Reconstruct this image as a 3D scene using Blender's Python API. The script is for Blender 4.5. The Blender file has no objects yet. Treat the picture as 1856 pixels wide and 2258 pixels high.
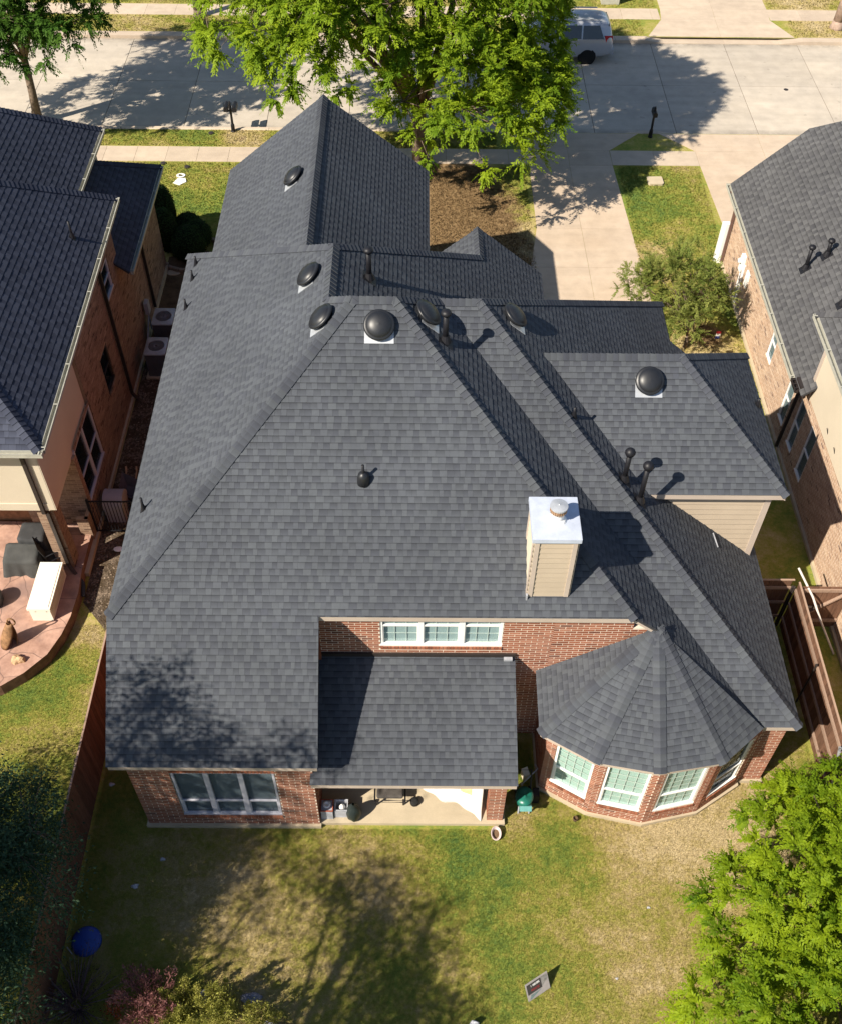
import bpy, math, random
import numpy as np
from mathutils import Vector, Matrix

SC = bpy.context.scene
COL = SC.collection
R = math.radians

# ------------------------------------------------------------------ camera
CAM_F, CAM_W = 2314.3, 1856.0
PITCH, ROLL, YAW, CAM_H = R(49.70), R(0.827), R(0.558), 22.5
def cam_axes():
    cp, sp = math.cos(PITCH), math.sin(PITCH)
    fw = np.array([math.sin(YAW)*cp, math.cos(YAW)*cp, -sp])
    rt = np.array([math.cos(YAW), -math.sin(YAW), 0.0])
    up = np.cross(rt, fw)
    return rt*math.cos(ROLL)+up*math.sin(ROLL), up*math.cos(ROLL)-rt*math.sin(ROLL), fw
RT, UP, FW = cam_axes()
CAMPOS = np.array([0.0, 0.0, CAM_H])
cam = bpy.data.cameras.new("camera")
cam.sensor_fit = 'HORIZONTAL'; cam.sensor_width = 36.0
cam.lens = CAM_F/CAM_W*36.0
cam.clip_start = 0.5; cam.clip_end = 600
camo = bpy.data.objects.new("camera", cam); COL.objects.link(camo)
mw = Matrix.Identity(4)
for i in range(3):
    mw[i][0] = RT[i]; mw[i][1] = UP[i]; mw[i][2] = -FW[i]; mw[i][3] = CAMPOS[i]
camo.matrix_world = mw
SC.camera = camo

# ------------------------------------------------------------------ light
SUN_AZ, SUN_EL = 53.5, 43.0      # direction the shadows run (clockwise from +Y) and the sun's height
wd = bpy.data.worlds.new("World"); SC.world = wd; wd.use_nodes = True
nt = wd.node_tree
bg = nt.nodes["Background"]
sky = nt.nodes.new("ShaderNodeTexSky"); sky.sky_type = 'NISHITA'; sky.sun_disc = False
sky.sun_elevation = R(SUN_EL); sky.sun_rotation = R(SUN_AZ+180)
sky.air_density = 1.0; sky.dust_density = 0.6; sky.ozone_density = 1.0
nt.links.new(sky.outputs[0], bg.inputs[0]); bg.inputs[1].default_value = 0.068
sl = bpy.data.lights.new("sun", 'SUN'); sl.energy = 4.6; sl.angle = R(0.55); sl.color = (1.0, 0.91, 0.77)
so = bpy.data.objects.new("sun", sl); COL.objects.link(so)
ld = Vector((math.sin(R(SUN_AZ))*math.cos(R(SUN_EL)), math.cos(R(SUN_AZ))*math.cos(R(SUN_EL)), -math.sin(R(SUN_EL))))
so.rotation_euler = ld.to_track_quat('-Z', 'Y').to_euler(); so.location = (-20, -15, 40)
vs = SC.view_settings
vs.view_transform = 'Standard'; vs.look = 'None'; vs.gamma = 1.0; vs.use_curve_mapping = False
vs.exposure = 0.92

# ------------------------------------------------------------------ node helpers
MATS = {}
class NB:
    def __init__(s, m):
        m.use_nodes = True; s.nt = m.node_tree; s.nt.nodes.clear()
    def n(s, t, **kw):
        nd = s.nt.nodes.new("ShaderNode"+t)
        for k, v in kw.items(): setattr(nd, k, v)
        return nd
    def l(s, a, b): s.nt.links.new(a, b)
    def val(s, sock, v):
        if hasattr(v, 'links') or isinstance(v, bpy.types.NodeSocket): s.l(v, sock)
        else: sock.default_value = v
    def math(s, op, a, b=0.0, c=None, clamp=False):
        nd = s.n("Math", operation=op, use_clamp=clamp); s.val(nd.inputs[0], a); s.val(nd.inputs[1], b)
        if c is not None: s.val(nd.inputs[2], c)
        return nd.outputs[0]
    def mix(s, f, a, b, mode='MIX'):
        nd = s.n("MixRGB", blend_type=mode); s.val(nd.inputs[0], f)
        for i, c in ((1, a), (2, b)):
            if isinstance(c, bpy.types.NodeSocket): s.l(c, nd.inputs[i])
            else: nd.inputs[i].default_value = (*c[:3], 1)
        return nd.outputs[0]
    def pos(s): return s.n("NewGeometry").outputs['Position']
    def noise(s, vec, scale, detail=3.0, rough=0.55, out=0):
        nd = s.n("TexNoise"); s.l(vec, nd.inputs['Vector']); nd.inputs['Scale'].default_value = scale
        nd.inputs['Detail'].default_value = detail; nd.inputs['Roughness'].default_value = rough
        return nd.outputs[out]
    def ramp(s, f, stops):
        nd = s.n("ValToRGB"); s.l(f, nd.inputs[0]); el = nd.color_ramp.elements
        while len(el) < len(stops): el.new(0.5)
        for e, (p, c) in zip(el, stops): e.position = p; e.color = (*c, 1) if len(c) == 3 else c
        return nd.outputs[0]
    def mapr(s, v, a, b, c, d):
        nd = s.n("MapRange"); s.val(nd.inputs[0], v)
        for i, x in enumerate((a, b, c, d)): nd.inputs[i+1].default_value = x
        return nd.outputs[0]
    def attr(s, name): return s.n("Attribute", attribute_name=name).outputs['Fac']
    def bump(s, h, strength=0.3, dist=0.01):
        nd = s.n("Bump"); nd.inputs['Strength'].default_value = strength; nd.inputs['Distance'].default_value = dist
        s.l(h, nd.inputs['Height']); return nd.outputs[0]
    def out(s, col, rough=0.8, spec=0.3, bump=None, metal=0.0, **kw):
        p = s.n("BsdfPrincipled"); s.val(p.inputs['Roughness'], rough); p.inputs['Specular IOR Level'].default_value = spec
        p.inputs['Metallic'].default_value = metal
        if isinstance(col, bpy.types.NodeSocket): s.l(col, p.inputs['Base Color'])
        else: p.inputs['Base Color'].default_value = (*col, 1)
        for k, v in kw.items(): p.inputs[k].default_value = v
        if bump is not None: s.l(bump, p.inputs['Normal'])
        o = s.n("OutputMaterial"); s.l(p.outputs[0], o.inputs[0]); return p
def newmat(name):
    m = bpy.data.materials.new(name); MATS[name] = m; return m, NB(m)

def plain(name, col, rough=0.7, spec=0.3, var=0.12, scale=6.0, fine=60.0, metal=0.0, bump=0.0, **kw):
    """a painted or bare surface with soft blotches, fine grain and a little relief"""
    m, b = newmat(name); p = b.pos()
    big = b.noise(p, scale, 4.0); fin = b.noise(p, fine, 2.0)
    f = b.math('ADD', b.mapr(big, 0.3, 0.7, 1-var, 1+var), b.mapr(fin, 0.3, 0.7, -var*0.5, var*0.5))
    c = b.mix(1.0, col, f, 'MULTIPLY')
    cc = b.n("CombineColor")
    for i in range(3): b.l(f, cc.inputs[i])
    nd = b.n("MixRGB", blend_type='MULTIPLY'); nd.inputs[0].default_value = 1; nd.inputs[1].default_value = (*col, 1)
    b.l(cc.outputs[0], nd.inputs[2])
    bm = b.bump(fin, bump, 0.005) if bump else None
    b.out(nd.outputs[0], rough, spec, bm, metal, **kw)
    return m

def mul_tone(b, col, f):
    cc = b.n("CombineColor")
    for i in range(3): b.l(f, cc.inputs[i])
    nd = b.n("MixRGB", blend_type='MULTIPLY'); nd.inputs[0].default_value = 1
    if isinstance(col, bpy.types.NodeSocket): b.l(col, nd.inputs[1])
    else: nd.inputs[1].default_value = (*col, 1)
    b.l(cc.outputs[0], nd.inputs[2]); return nd.outputs[0]

def shingle_mat(name, col, tint):
    m, b = newmat(name); p = b.pos()
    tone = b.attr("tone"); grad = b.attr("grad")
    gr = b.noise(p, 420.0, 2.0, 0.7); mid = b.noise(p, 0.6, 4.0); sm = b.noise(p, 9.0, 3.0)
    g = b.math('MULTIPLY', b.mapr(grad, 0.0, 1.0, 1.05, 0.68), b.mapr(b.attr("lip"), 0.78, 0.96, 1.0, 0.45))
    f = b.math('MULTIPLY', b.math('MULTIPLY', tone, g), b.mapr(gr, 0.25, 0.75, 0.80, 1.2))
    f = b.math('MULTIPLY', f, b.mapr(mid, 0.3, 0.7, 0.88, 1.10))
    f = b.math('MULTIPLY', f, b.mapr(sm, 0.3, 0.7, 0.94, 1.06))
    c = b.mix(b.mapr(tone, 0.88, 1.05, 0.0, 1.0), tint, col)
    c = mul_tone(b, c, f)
    b.out(c, 0.85, 0.25, b.bump(gr, 0.35, 0.004)); return m

def brick_mat(name, stops):
    m, b = newmat(name); p = b.pos()
    tone = b.attr("tone")
    c = b.ramp(tone, stops)
    f = b.math('ADD', b.mapr(b.noise(p, 28.0, 4.0), 0.3, 0.7, 0.8, 1.12), b.mapr(b.noise(p, 160.0, 2.0), 0.3, 0.7, -0.1, 0.1))
    b.out(mul_tone(b, c, f), 0.9, 0.2, b.bump(b.noise(p, 120.0, 3.0), 0.4, 0.004)); return m

def wood_mat(name, c0, c1):
    m, b = newmat(name); p = b.pos()
    mp = b.n("Mapping"); b.l(p, mp.inputs[0]); mp.inputs['Scale'].default_value = (30, 30, 1.6)
    g = b.noise(mp.outputs[0], 2.0, 5.0, 0.65)
    c = b.mix(b.mapr(g, 0.3, 0.7, 0.0, 1.0), c0, c1)
    c = mul_tone(b, c, b.attr("tone"))
    b.out(c, 0.85, 0.2, b.bump(g, 0.3, 0.004)); return m

def concrete_mat(name, col, warm, joint=False):
    m, b = newmat(name); p = b.pos()
    big = b.noise(p, 0.35, 5.0, 0.6); med = b.noise(p, 2.2, 4.0); fin = b.noise(p, 70.0, 2.0)
    mp = b.n("Mapping"); b.l(p, mp.inputs[0]); mp.inputs['Scale'].default_value = (0.25, 2.2, 1)
    streak = b.noise(mp.outputs[0], 1.0, 4.0, 0.6)
    c = b.mix(b.mapr(big, 0.35, 0.65, 0.0, 1.0), col, warm)
    f = b.math('MULTIPLY', b.mapr(med, 0.3, 0.7, 0.91, 1.07), b.mapr(fin, 0.3, 0.7, 0.93, 1.07))
    f = b.math('MULTIPLY', f, b.mapr(streak, 0.3, 0.7, 0.93, 1.05))
    f = b.math('MULTIPLY', f, b.attr("tone"))
    st = b.mapr(b.noise(p, 1.1, 6.0, 0.7), 0.62, 0.72, 1.0, 0.88)
    f = b.math('MULTIPLY', f, st)
    if joint:      # gutter dirt along both kerbs and faint wheel tracks
        sy = b.n("SeparateXYZ"); b.l(p, sy.inputs[0]); dn = b.mapr(b.noise(p, 1.6, 5.0, .7), .3, .7, .0, .55)
        for y0, w in ((39.5, .45), (47.36, .5)):
            dd = b.math('ABSOLUTE', b.math('SUBTRACT', sy.outputs[1], y0)); f = b.math('MULTIPLY', f, b.math('SUBTRACT', 1.0, b.math('MULTIPLY', b.mapr(dd, 0.0, w, 1.0, 0.0), dn)))
        for y0 in (40.9, 42.6, 44.4, 46.0):
            dd = b.math('ABSOLUTE', b.math('SUBTRACT', sy.outputs[1], y0)); f = b.math('MULTIPLY', f, b.mapr(dd, 0.0, .4, .955, 1.0))
        dr_ = b.mapr(b.noise(p, 3.1, 2.0, .5), .70, .76, 1.0, .80); f = b.math('MULTIPLY', f, dr_)
    b.out(mul_tone(b, c, f), 0.88, 0.2, b.bump(fin, 0.2, 0.003)); return m

# patchy lawn: the colour is a property of the ground (dry and green areas), same for soil sheet and blades
DRY = [(5.6, 8.6, 1.7, .62), (4.9, 6.4, 1.1, .40), (5.4, 10.0, 1.2, .45), (-0.6, 8.3, 1.2, .30), (7.2, 9.6, 1.5, .6), (-3.0, 8.0, 2.2, .33), (-5.5, 8.4, 1.5, .25),
       (2.0, 9.6, 0.7, .30), (2.6, 31.5, 2.4, 1.2), (2.6, 27.0, 2.8, 1.1), (1.2, 35.0, 2.2, 1.0), (9.5, 26.5, 1.2, .6), (-6.9, 38.6, 1.0, .5), (-8.3, 14.9, .7, .35), (19.0, 49.0, 1.6, .5), (-13, 48.6, 2.0, .35), (18, 51.5, 2.0, .4),(8.5,31.0,1.0,.2)]
GRN = [(3.6, 9.1, 1.0, .40), (1.0, 9.0, 1.2, .35), (2.7, 7.0, 1.4, .22), (-2.5, 9.0, .8, .2), (9.6, 34.6, 1.6, .30), (-9.8, 12.9, .8, .2),(-8.0,34.0,2.5,.25),(9.0,7.0,.8,-.1)]
BARE = [(1.2, 33.8, 2.8, 1.1), (2.2, 30.2, 2.6, 1.0), (3.0, 26.6, 2.4, 1.0), (.6, 36.2, 2.0, 1.1), (9.6, 26.8, .7, .8), (-6.9, 38.8, .5, .4)]
def lawn_nodes(b):
    p = b.pos()
    sx = b.n("SeparateXYZ"); b.l(p, sx.inputs[0])
    cx = b.n("CombineXYZ"); b.l(sx.outputs[0], cx.inputs[0]); b.l(sx.outputs[1], cx.inputs[1])
    q = cx.outputs[0]
    v = b.mapr(b.noise(q, 0.42, 5.0, 0.62), 0.25, 0.75, 0.10, 0.82)
    v = b.math('ADD', v, b.mapr(b.noise(q, 2.6, 4.0, 0.65), 0.3, 0.7, -0.15, 0.15))
    v = b.math('ADD', v, b.mapr(b.noise(q, 11.0, 3.0, 0.6), 0.3, 0.7, -0.13, 0.13))
    for lst, sg in ((DRY, 1), (GRN, -1)):
        for (x, y, r, w) in lst:
            d = b.n("VectorMath", operation='DISTANCE'); b.l(q, d.inputs[0]); d.inputs[1].default_value = (x, y, 0)
            g = b.n("MapRange", interpolation_type='SMOOTHSTEP'); b.l(d.outputs['Value'], g.inputs[0])
            g.inputs[1].default_value = 0; g.inputs[2].default_value = r*1.6; g.inputs[3].default_value = w*sg*.62; g.inputs[4].default_value = 0
            v = b.math('ADD', v, g.outputs[0])
    c = b.ramp(v, [(0.03, (0.105, 0.180, 0.045)), (0.28, (0.205, 0.250, 0.048)), (0.48, (0.320, 0.300, 0.068)), (0.72, (0.440, 0.350, 0.150)), (0.95, (0.56, 0.45, 0.26))])
    s_ = b.mapr(b.noise(q, 1.3, 5.0, 0.65), 0.3, 0.7, -.35, .35)
    for (x, y, r, w) in BARE:
        d = b.n("VectorMath", operation='DISTANCE'); b.l(q, d.inputs[0]); d.inputs[1].default_value = (x, y, 0)
        s_ = b.math('ADD', s_, b.mapr(d.outputs['Value'], r*.55, r*1.25, w, 0.0))
    sc_ = b.mix(b.mapr(b.noise(q, 6.0, 4.0, .65), .3, .7, 0, 1), (0.150, 0.094, 0.048), (0.330, 0.225, 0.115))
    c = b.mix(b.mapr(s_, 0.35, 0.75, 0.0, 1.0), c, sc_)
    return p, q, v, c
def lawn_mat():
    m, b = newmat("lawn_ground"); p, q, v, c = lawn_nodes(b)
    f = b.math('MULTIPLY', b.mapr(b.noise(p, 45.0, 3.0, 0.7), 0.3, 0.7, 0.66, 1.22), b.mapr(b.noise(p, 160.0, 2.0), 0.3, 0.7, 0.8, 1.2))
    b.out(mul_tone(b, c, f), 0.95, 0.1, b.bump(b.noise(p, 60.0, 3.0, 0.7), 0.8, 0.03)); return m
def grass_mat():
    m, b = newmat("grass_blades"); p, q, v, c = lawn_nodes(b)
    c = mul_tone(b, c, b.attr("tone"))
    up = b.n("CombineXYZ"); up.inputs[2].default_value = 1.0
    d = b.n("BsdfDiffuse"); b.l(c, d.inputs[0]); b.l(up.outputs[0], d.inputs['Normal']); t = b.n("BsdfTranslucent"); b.l(c, t.inputs[0])
    mx = b.n("MixShader"); mx.inputs[0].default_value = 0.22; b.l(d.outputs[0], mx.inputs[1]); b.l(t.outputs[0], mx.inputs[2])
    o = b.n("OutputMaterial"); b.l(mx.outputs[0], o.inputs[0]); return m
def leaf_mat(name, c0, c1, trans=0.35, gloss=0.012):
    m, b = newmat(name); p = b.pos()
    tone = b.attr("tone"); big = b.noise(p, 0.7, 3.0)
    c = b.mix(b.math('ADD', b.math('MULTIPLY', tone, 0.7), b.mapr(big, 0.3, 0.7, -0.1, 0.4), clamp=True), c0, c1)
    d = b.n("BsdfDiffuse"); b.l(c, d.inputs[0]); t = b.n("BsdfTranslucent")
    tc = b.mix(1.0, c, (1.25, 1.3, 0.75), 'MULTIPLY'); b.l(tc, t.inputs[0])
    mx = b.n("MixShader"); mx.inputs[0].default_value = trans; b.l(d.outputs[0], mx.inputs[1]); b.l(t.outputs[0], mx.inputs[2])
    g = b.n("BsdfGlossy"); g.inputs['Roughness'].default_value = 0.55; g.inputs[0].default_value = (0.7, 0.8, 0.5, 1)
    m2 = b.n("MixShader"); m2.inputs[0].default_value = gloss; b.l(mx.outputs[0], m2.inputs[1]); b.l(g.outputs[0], m2.inputs[2])
    o = b.n("OutputMaterial"); b.l(m2.outputs[0], o.inputs[0]); return m
def glass_mat(name, tint, mixv, rough=0.02):
    m, b = newmat(name)
    t = b.n("BsdfTransparent"); t.inputs[0].default_value = (*tint, 1)
    g = b.n("BsdfGlossy"); g.inputs['Roughness'].default_value = rough
    fr = b.n("Fresnel"); fr.inputs[0].default_value = 1.5
    f = b.math('MULTIPLY', b.math('ADD', fr.outputs[0], mixv, clamp=True), b.math('SUBTRACT', 1.0, b.n("NewGeometry").outputs['Backfacing']))
    wob = b.noise(b.pos(), 1.3, 2.0); b.l(b.bump(wob, 0.05, 0.05), g.inputs['Normal'])
    mx = b.n("MixShader"); b.l(f, mx.inputs[0]); b.l(t.outputs[0], mx.inputs[1]); b.l(g.outputs[0], mx.inputs[2])
    o = b.n("OutputMaterial"); b.l(mx.outputs[0], o.inputs[0]); return m

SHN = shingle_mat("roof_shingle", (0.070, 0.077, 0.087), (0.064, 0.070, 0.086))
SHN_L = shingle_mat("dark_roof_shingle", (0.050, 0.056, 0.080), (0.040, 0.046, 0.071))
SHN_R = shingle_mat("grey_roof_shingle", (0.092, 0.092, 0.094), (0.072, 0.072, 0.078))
BRK = brick_mat("red_brick", [(0.0, (0.120, 0.048, 0.034)), (0.3, (0.215, 0.078, 0.046)), (0.65, (0.300, 0.110, 0.062)), (1.0, (0.40, 0.175, 0.11))])
BRK_L = brick_mat("brown_brick", [(0.0, (0.070, 0.045, 0.036)), (0.3, (0.19, 0.120, 0.084)), (0.65, (0.27, 0.178, 0.126)), (1.0, (0.38, 0.27, 0.195))])
BRK_R = brick_mat("tan_brick", [(0.0, (0.15, 0.090, 0.068)), (0.25, (0.34, 0.22, 0.15)), (0.65, (0.46, 0.31, 0.21)), (1.0, (0.56, 0.43, 0.31))])
MORT = plain("mortar", (0.66, 0.56, 0.46), 0.95, 0.1, 0.15, 3.0, 90.0)
MORT_L = plain("brown_mortar", (0.36, 0.26, 0.18), 0.95, 0.1, 0.15, 3.0, 90.0)
SIDING = plain("tan_siding", (0.42, 0.345, 0.26), 0.7, 0.25, 0.05, 1.5, 40.0)
TRIM = plain("trim_paint", (0.45, 0.375, 0.315), 0.6, 0.3, 0.06, 2.0, 40.0)
CREAM = plain("cream_siding", (0.56, 0.49, 0.38), 0.7, 0.2, 0.05, 0.8, 30.0)
WHITE = plain("white_paint", (0.80, 0.79, 0.77), 0.5, 0.35, 0.04, 3.0, 40.0)
GUTTER = plain("gutter_paint", (0.40, 0.39, 0.33), 0.45, 0.4, 0.12, 5.0, 40.0)
DARKTRIM = plain("bronze_trim", (0.030, 0.024, 0.022), 0.45, 0.4, 0.15, 4.0, 50.0)
BLACKM = plain("black_metal", (0.014, 0.015, 0.018), 0.42, 0.5, 0.15, 8.0, 60.0)
BLACKP = plain("black_pipe_paint", (0.010, 0.010, 0.013), 0.5, 0.35, 0.2, 14.0, 60.0)
GALV = plain("galvanised_metal", (0.44, 0.46, 0.49), 0.42, 0.5, 0.12, 7.0, 70.0, metal=0.35)
CAPM = plain("chimney_cap_metal", (0.43, 0.47, 0.56), 0.5, 0.4, 0.10, 5.0, 70.0)
RUST = plain("rusty_mesh", (0.32, 0.20, 0.12), 0.7, 0.3, 0.4, 30.0, 120.0)
LEAD = plain("lead_flashing", (0.34, 0.35, 0.38), 0.55, 0.4, 0.15, 9.0, 70.0)
SLABM = concrete_mat("foundation_concrete", (0.42, 0.35, 0.25), (0.48, 0.40, 0.28))
ROADM = concrete_mat("road_concrete", (0.425, 0.375, 0.315), (0.475, 0.415, 0.34), True)
WALKM = concrete_mat("walk_concrete", (0.45, 0.365, 0.285), (0.50, 0.41, 0.315))
DRIVEM = concrete_mat("drive_concrete", (0.49, 0.395, 0.305), (0.455, 0.355, 0.262))
JOINT = plain("joint_filler", (0.085, 0.070, 0.055), 0.95, 0.1, 0.3, 3.0, 60.0)
FENCE = wood_mat("fence_wood", (0.085, 0.042, 0.026), (0.19, 0.105, 0.068))
FENCER = wood_mat("fence_rail_wood", (0.20, 0.13, 0.095), (0.33, 0.235, 0.18))
LAWN = lawn_mat(); GRASS = grass_mat()
SOIL = plain("bare_soil", (0.115, 0.075, 0.045), 0.95, 0.1, 0.35, 3.0, 40.0, bump=0.6)
BARK = plain("grey_bark", (0.16, 0.12, 0.09), 0.95, 0.1, 0.35, 9.0, 50.0, bump=0.8)
BARKP = plain("pale_bark", (0.33, 0.24, 0.19), 0.9, 0.15, 0.25, 6.0, 50.0, bump=0.5)
GLASSM = glass_mat("window_glass", (0.90, 0.95, 0.94), 0.06)
GLASSD = glass_mat("dark_window_glass", (0.72, 0.75, 0.77), 0.07)
BLIND = plain("window_blind", (0.46, 0.54, 0.505), 0.8, 0.2, 0.05, 2.0, 40.0)
BLINDU = plain("blue_window_blind", (0.37, 0.42, 0.445), 0.8, 0.2, 0.05, 2.0, 40.0)
BLINDD = plain("dark_room_lining", (0.035, 0.045, 0.045), 0.9, 0.1, 0.1, 2.0, 40.0)
GREYFR = plain("grey_frame", (0.50, 0.50, 0.56), 0.5, 0.3, 0.06, 3.0, 40.0)

# ------------------------------------------------------------------ geometry helpers
class Geo:
    def __init__(s): s.v = []; s.f = []; s.t = []; s.g = []; s.l = []
    def add(s, vs, fs, tone=1.0, grad=None):
        o = len(s.v); s.v.extend([tuple(map(float, p)) for p in vs])
        lip = None
        if isinstance(grad, tuple): grad, lip = grad
        s.g.extend(grad if grad is not None else [0.0]*len(vs)); s.l.extend(lip if lip is not None else [0.0]*len(vs))
        for f in fs: s.f.append([o+i for i in f]); s.t.append(tone)
    def obox(s, c, ax, ay, az, tone=1.0, skip=()):
        c, ax, ay, az = (np.asarray(q, float) for q in (c, ax, ay, az))
        vs = [c+i*ax+j*ay+k*az for k in (-1, 1) for j in (-1, 1) for i in (-1, 1)]
        F = {'b': (0, 2, 3, 1), 't': (4, 5, 7, 6), 'f': (0, 1, 5, 4), 'k': (2, 6, 7, 3), 'l': (0, 4, 6, 2), 'r': (1, 3, 7, 5)}
        s.add(vs, [F[k] for k in F if k not in skip], tone)
    def box(s, x0, x1, y0, y1, z0, z1, tone=1.0):
        s.obox(((x0+x1)/2, (y0+y1)/2, (z0+z1)/2), ((x1-x0)/2, 0, 0), (0, (y1-y0)/2, 0), (0, 0, (z1-z0)/2), tone)
    def bar(s, a, b, w, h, up=(0, 0, 1), tone=1.0):
        a = np.asarray(a, float); b = np.asarray(b, float); d = b-a; L = np.linalg.norm(d); d = d/L
        up = np.asarray(up, float); sd = np.cross(d, up)
        if np.linalg.norm(sd) < 1e-6: sd = np.cross(d, (1, 0, 0))
        sd /= np.linalg.norm(sd); u2 = np.cross(sd, d)
        s.obox((a+b)/2, d*L/2, sd*w/2, u2*h/2, tone)
    def tube(s, pts, rad, n=8, tone=1.0, cap=True):
        pts = [np.asarray(p, float) for p in pts]
        if not hasattr(rad, '__len__'): rad = [rad]*len(pts)
        o = len(s.v); prev = None
        for i, p in enumerate(pts):
            d = pts[min(i+1, len(pts)-1)]-pts[max(i-1, 0)]; d = d/(np.linalg.norm(d)+1e-9)
            a = prev if prev is not None else (np.array([1., 0, 0]) if abs(d[0]) < 0.8 else np.array([0, 1., 0]))
            x = a-d*(a@d); x /= np.linalg.norm(x)+1e-9; y = np.cross(d, x); prev = x
            for k in range(n):
                an = 2*math.pi*k/n; s.v.append(tuple(p+rad[i]*(math.cos(an)*x+math.sin(an)*y))); s.g.append(0.0); s.l.append(0.0)
        for i in range(len(pts)-1):
            for k in range(n):
                a, b_ = o+i*n+k, o+i*n+(k+1) % n
                s.f.append([a, b_, b_+n, a+n]); s.t.append(tone)
        if cap:
            s.f.append([o+k for k in range(n)][::-1]); s.t.append(tone)
            e = o+(len(pts)-1)*n; s.f.append([e+k for k in range(n)]); s.t.append(tone)
    def lathe(s, c, prof, n=20, axis=(0, 0, 1), tone=1.0, sx=1.0, sy=1.0):
        c = np.asarray(c, float); az = np.asarray(axis, float); az /= np.linalg.norm(az)
        ax = np.cross((0, 1, 0), az)
        if np.linalg.norm(ax) < 1e-4: ax = np.array([1., 0, 0])
        ax /= np.linalg.norm(ax); ay = np.cross(az, ax); o = len(s.v)
        for (r, h) in prof:
            for k in range(n):
                an = 2*math.pi*k/n
                s.v.append(tuple(c+az*h+r*(sx*math.cos(an)*ax+sy*math.sin(an)*ay))); s.g.append(0.0); s.l.append(0.0)
        for i in range(len(prof)-1):
            for k in range(n):
                a, b_ = o+i*n+k, o+i*n+(k+1) % n
                s.f.append([a, b_, b_+n, a+n]); s.t.append(tone)
        e = o+(len(prof)-1)*n
        if prof[-1][0] > 1e-3: s.f.append([e+k for k in range(n)]); s.t.append(tone)
        if prof[0][0] > 1e-3: s.f.append([o+k for k in range(n)][::-1]); s.t.append(tone)

ORIG = {}
def tri_ok(g): return len(g.f) > 0
def build(name, g, mat, parent=None, smooth=False, kind=None, label=None, cat=None, group=None, mats=None):
    org = ORIG.get(parent.name, np.zeros(3)) if parent is not None else np.zeros(3)
    me = bpy.data.meshes.new(name)
    vv = np.asarray(g.v, float)-org
    me.from_pydata(vv.tolist(), [], g.f)
    if g.t:
        a = me.attributes.new("tone", 'FLOAT', 'FACE'); a.data.foreach_set('value', np.asarray(g.t, np.float32))
    if g.g and any(g.g):
        a = me.attributes.new("grad", 'FLOAT', 'POINT'); a.data.foreach_set('value', np.asarray(g.g, np.float32))
    if g.l and any(g.l) and len(g.l) == len(g.v):
        a = me.attributes.new("lip", 'FLOAT', 'POINT'); a.data.foreach_set('value', np.asarray(g.l, np.float32))
    if smooth: me.polygons.foreach_set('use_smooth', [True]*len(me.polygons))
    me.materials.append(mat)
    o = bpy.data.objects.new(name, me); COL.objects.link(o)
    if parent is not None: o.parent = parent; ORIG[o.name] = org
    if kind: o['kind'] = kind
    if label: o['label'] = label
    if cat: o['category'] = cat
    if group: o['group'] = group
    return o
def thing(name, label, cat, loc=(0, 0, 0), group=None):
    o = bpy.data.objects.new(name, None); COL.objects.link(o); o.location = loc; o.empty_display_size = 0.3
    o['label'] = label; o['category'] = cat
    if group: o['group'] = group
    ORIG[o.name] = np.asarray(loc, float); return o
def one(name, g, mat, label, cat, group=None, smooth=False, org=None):
    """a thing that is a single mesh; origin at its base"""
    v = np.asarray(g.v, float)
    if org is None: org = np.array([v[:, 0].mean(), v[:, 1].mean(), v[:, 2].min()])
    g.v = (v-org).tolist()
    o = build(name, g, mat, None, smooth, None, label, cat, group); o.location = org; return o
def np_mesh(name, verts, nper, mat, tone, parent=None, kind=None, smooth=False):
    """many equal polygons (nper corners each) from a numpy array, fast"""
    org = ORIG.get(parent.name, np.zeros(3)) if parent is not None else np.zeros(3)
    n = len(verts)//nper; me = bpy.data.meshes.new(name)
    me.vertices.add(len(verts)); me.vertices.foreach_set('co', (verts-org).astype(np.float32).ravel())
    me.loops.add(len(verts)); me.loops.foreach_set('vertex_index', np.arange(len(verts), dtype=np.int32))
    me.polygons.add(n); me.polygons.foreach_set('loop_start', np.arange(0, len(verts), nper, dtype=np.int32))
    a = me.attributes.new("tone", 'FLOAT', 'FACE'); a.data.foreach_set('value', tone.astype(np.float32))
    me.update(calc_edges=True); me.materials.append(mat)
    o = bpy.data.objects.new(name, me); COL.objects.link(o)
    if parent is not None: o.parent = parent
    if kind: o['kind'] = kind
    return o
def proj(P):
    q = np.asarray(P, float)-CAMPOS; z = q@FW; z = np.where(z < .1, .1, z)
    return np.stack([CAM_W/2+CAM_F*(q@RT)/z, 1129-CAM_F*(q@UP)/z], -1)
def px_area(P):
    s = proj(P); x, y = s[:, 0], s[:, 1]
    if x.max() < 0 or x.min() > 1856 or y.max() < 0 or y.min() > 2258: return 0.0
    a = 0.5*np.sum(x*np.roll(y, -1)-np.roll(x, -1)*y)     # sign: facing the camera
    return -a

def clip_poly(sub, clip):
    """convex clip (2D, counter-clockwise) by Sutherland-Hodgman"""
    out = sub
    for i in range(len(clip)):
        a, b = clip[i], clip[(i+1) % len(clip)]; ex, ey = b[0]-a[0], b[1]-a[1]
        inp, out = out, []
        if not inp: return []
        for j in range(len(inp)):
            p, q = inp[j], inp[(j+1) % len(inp)]
            dp = ex*(p[1]-a[1])-ey*(p[0]-a[0]); dq = ex*(q[1]-a[1])-ey*(q[0]-a[0])
            if dp >= 0: out.append(p)
            if (dp >= 0) != (dq >= 0):
                t = dp/(dp-dq); out.append((p[0]+t*(q[0]-p[0]), p[1]+t*(q[1]-p[1])))
    return out

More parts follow.
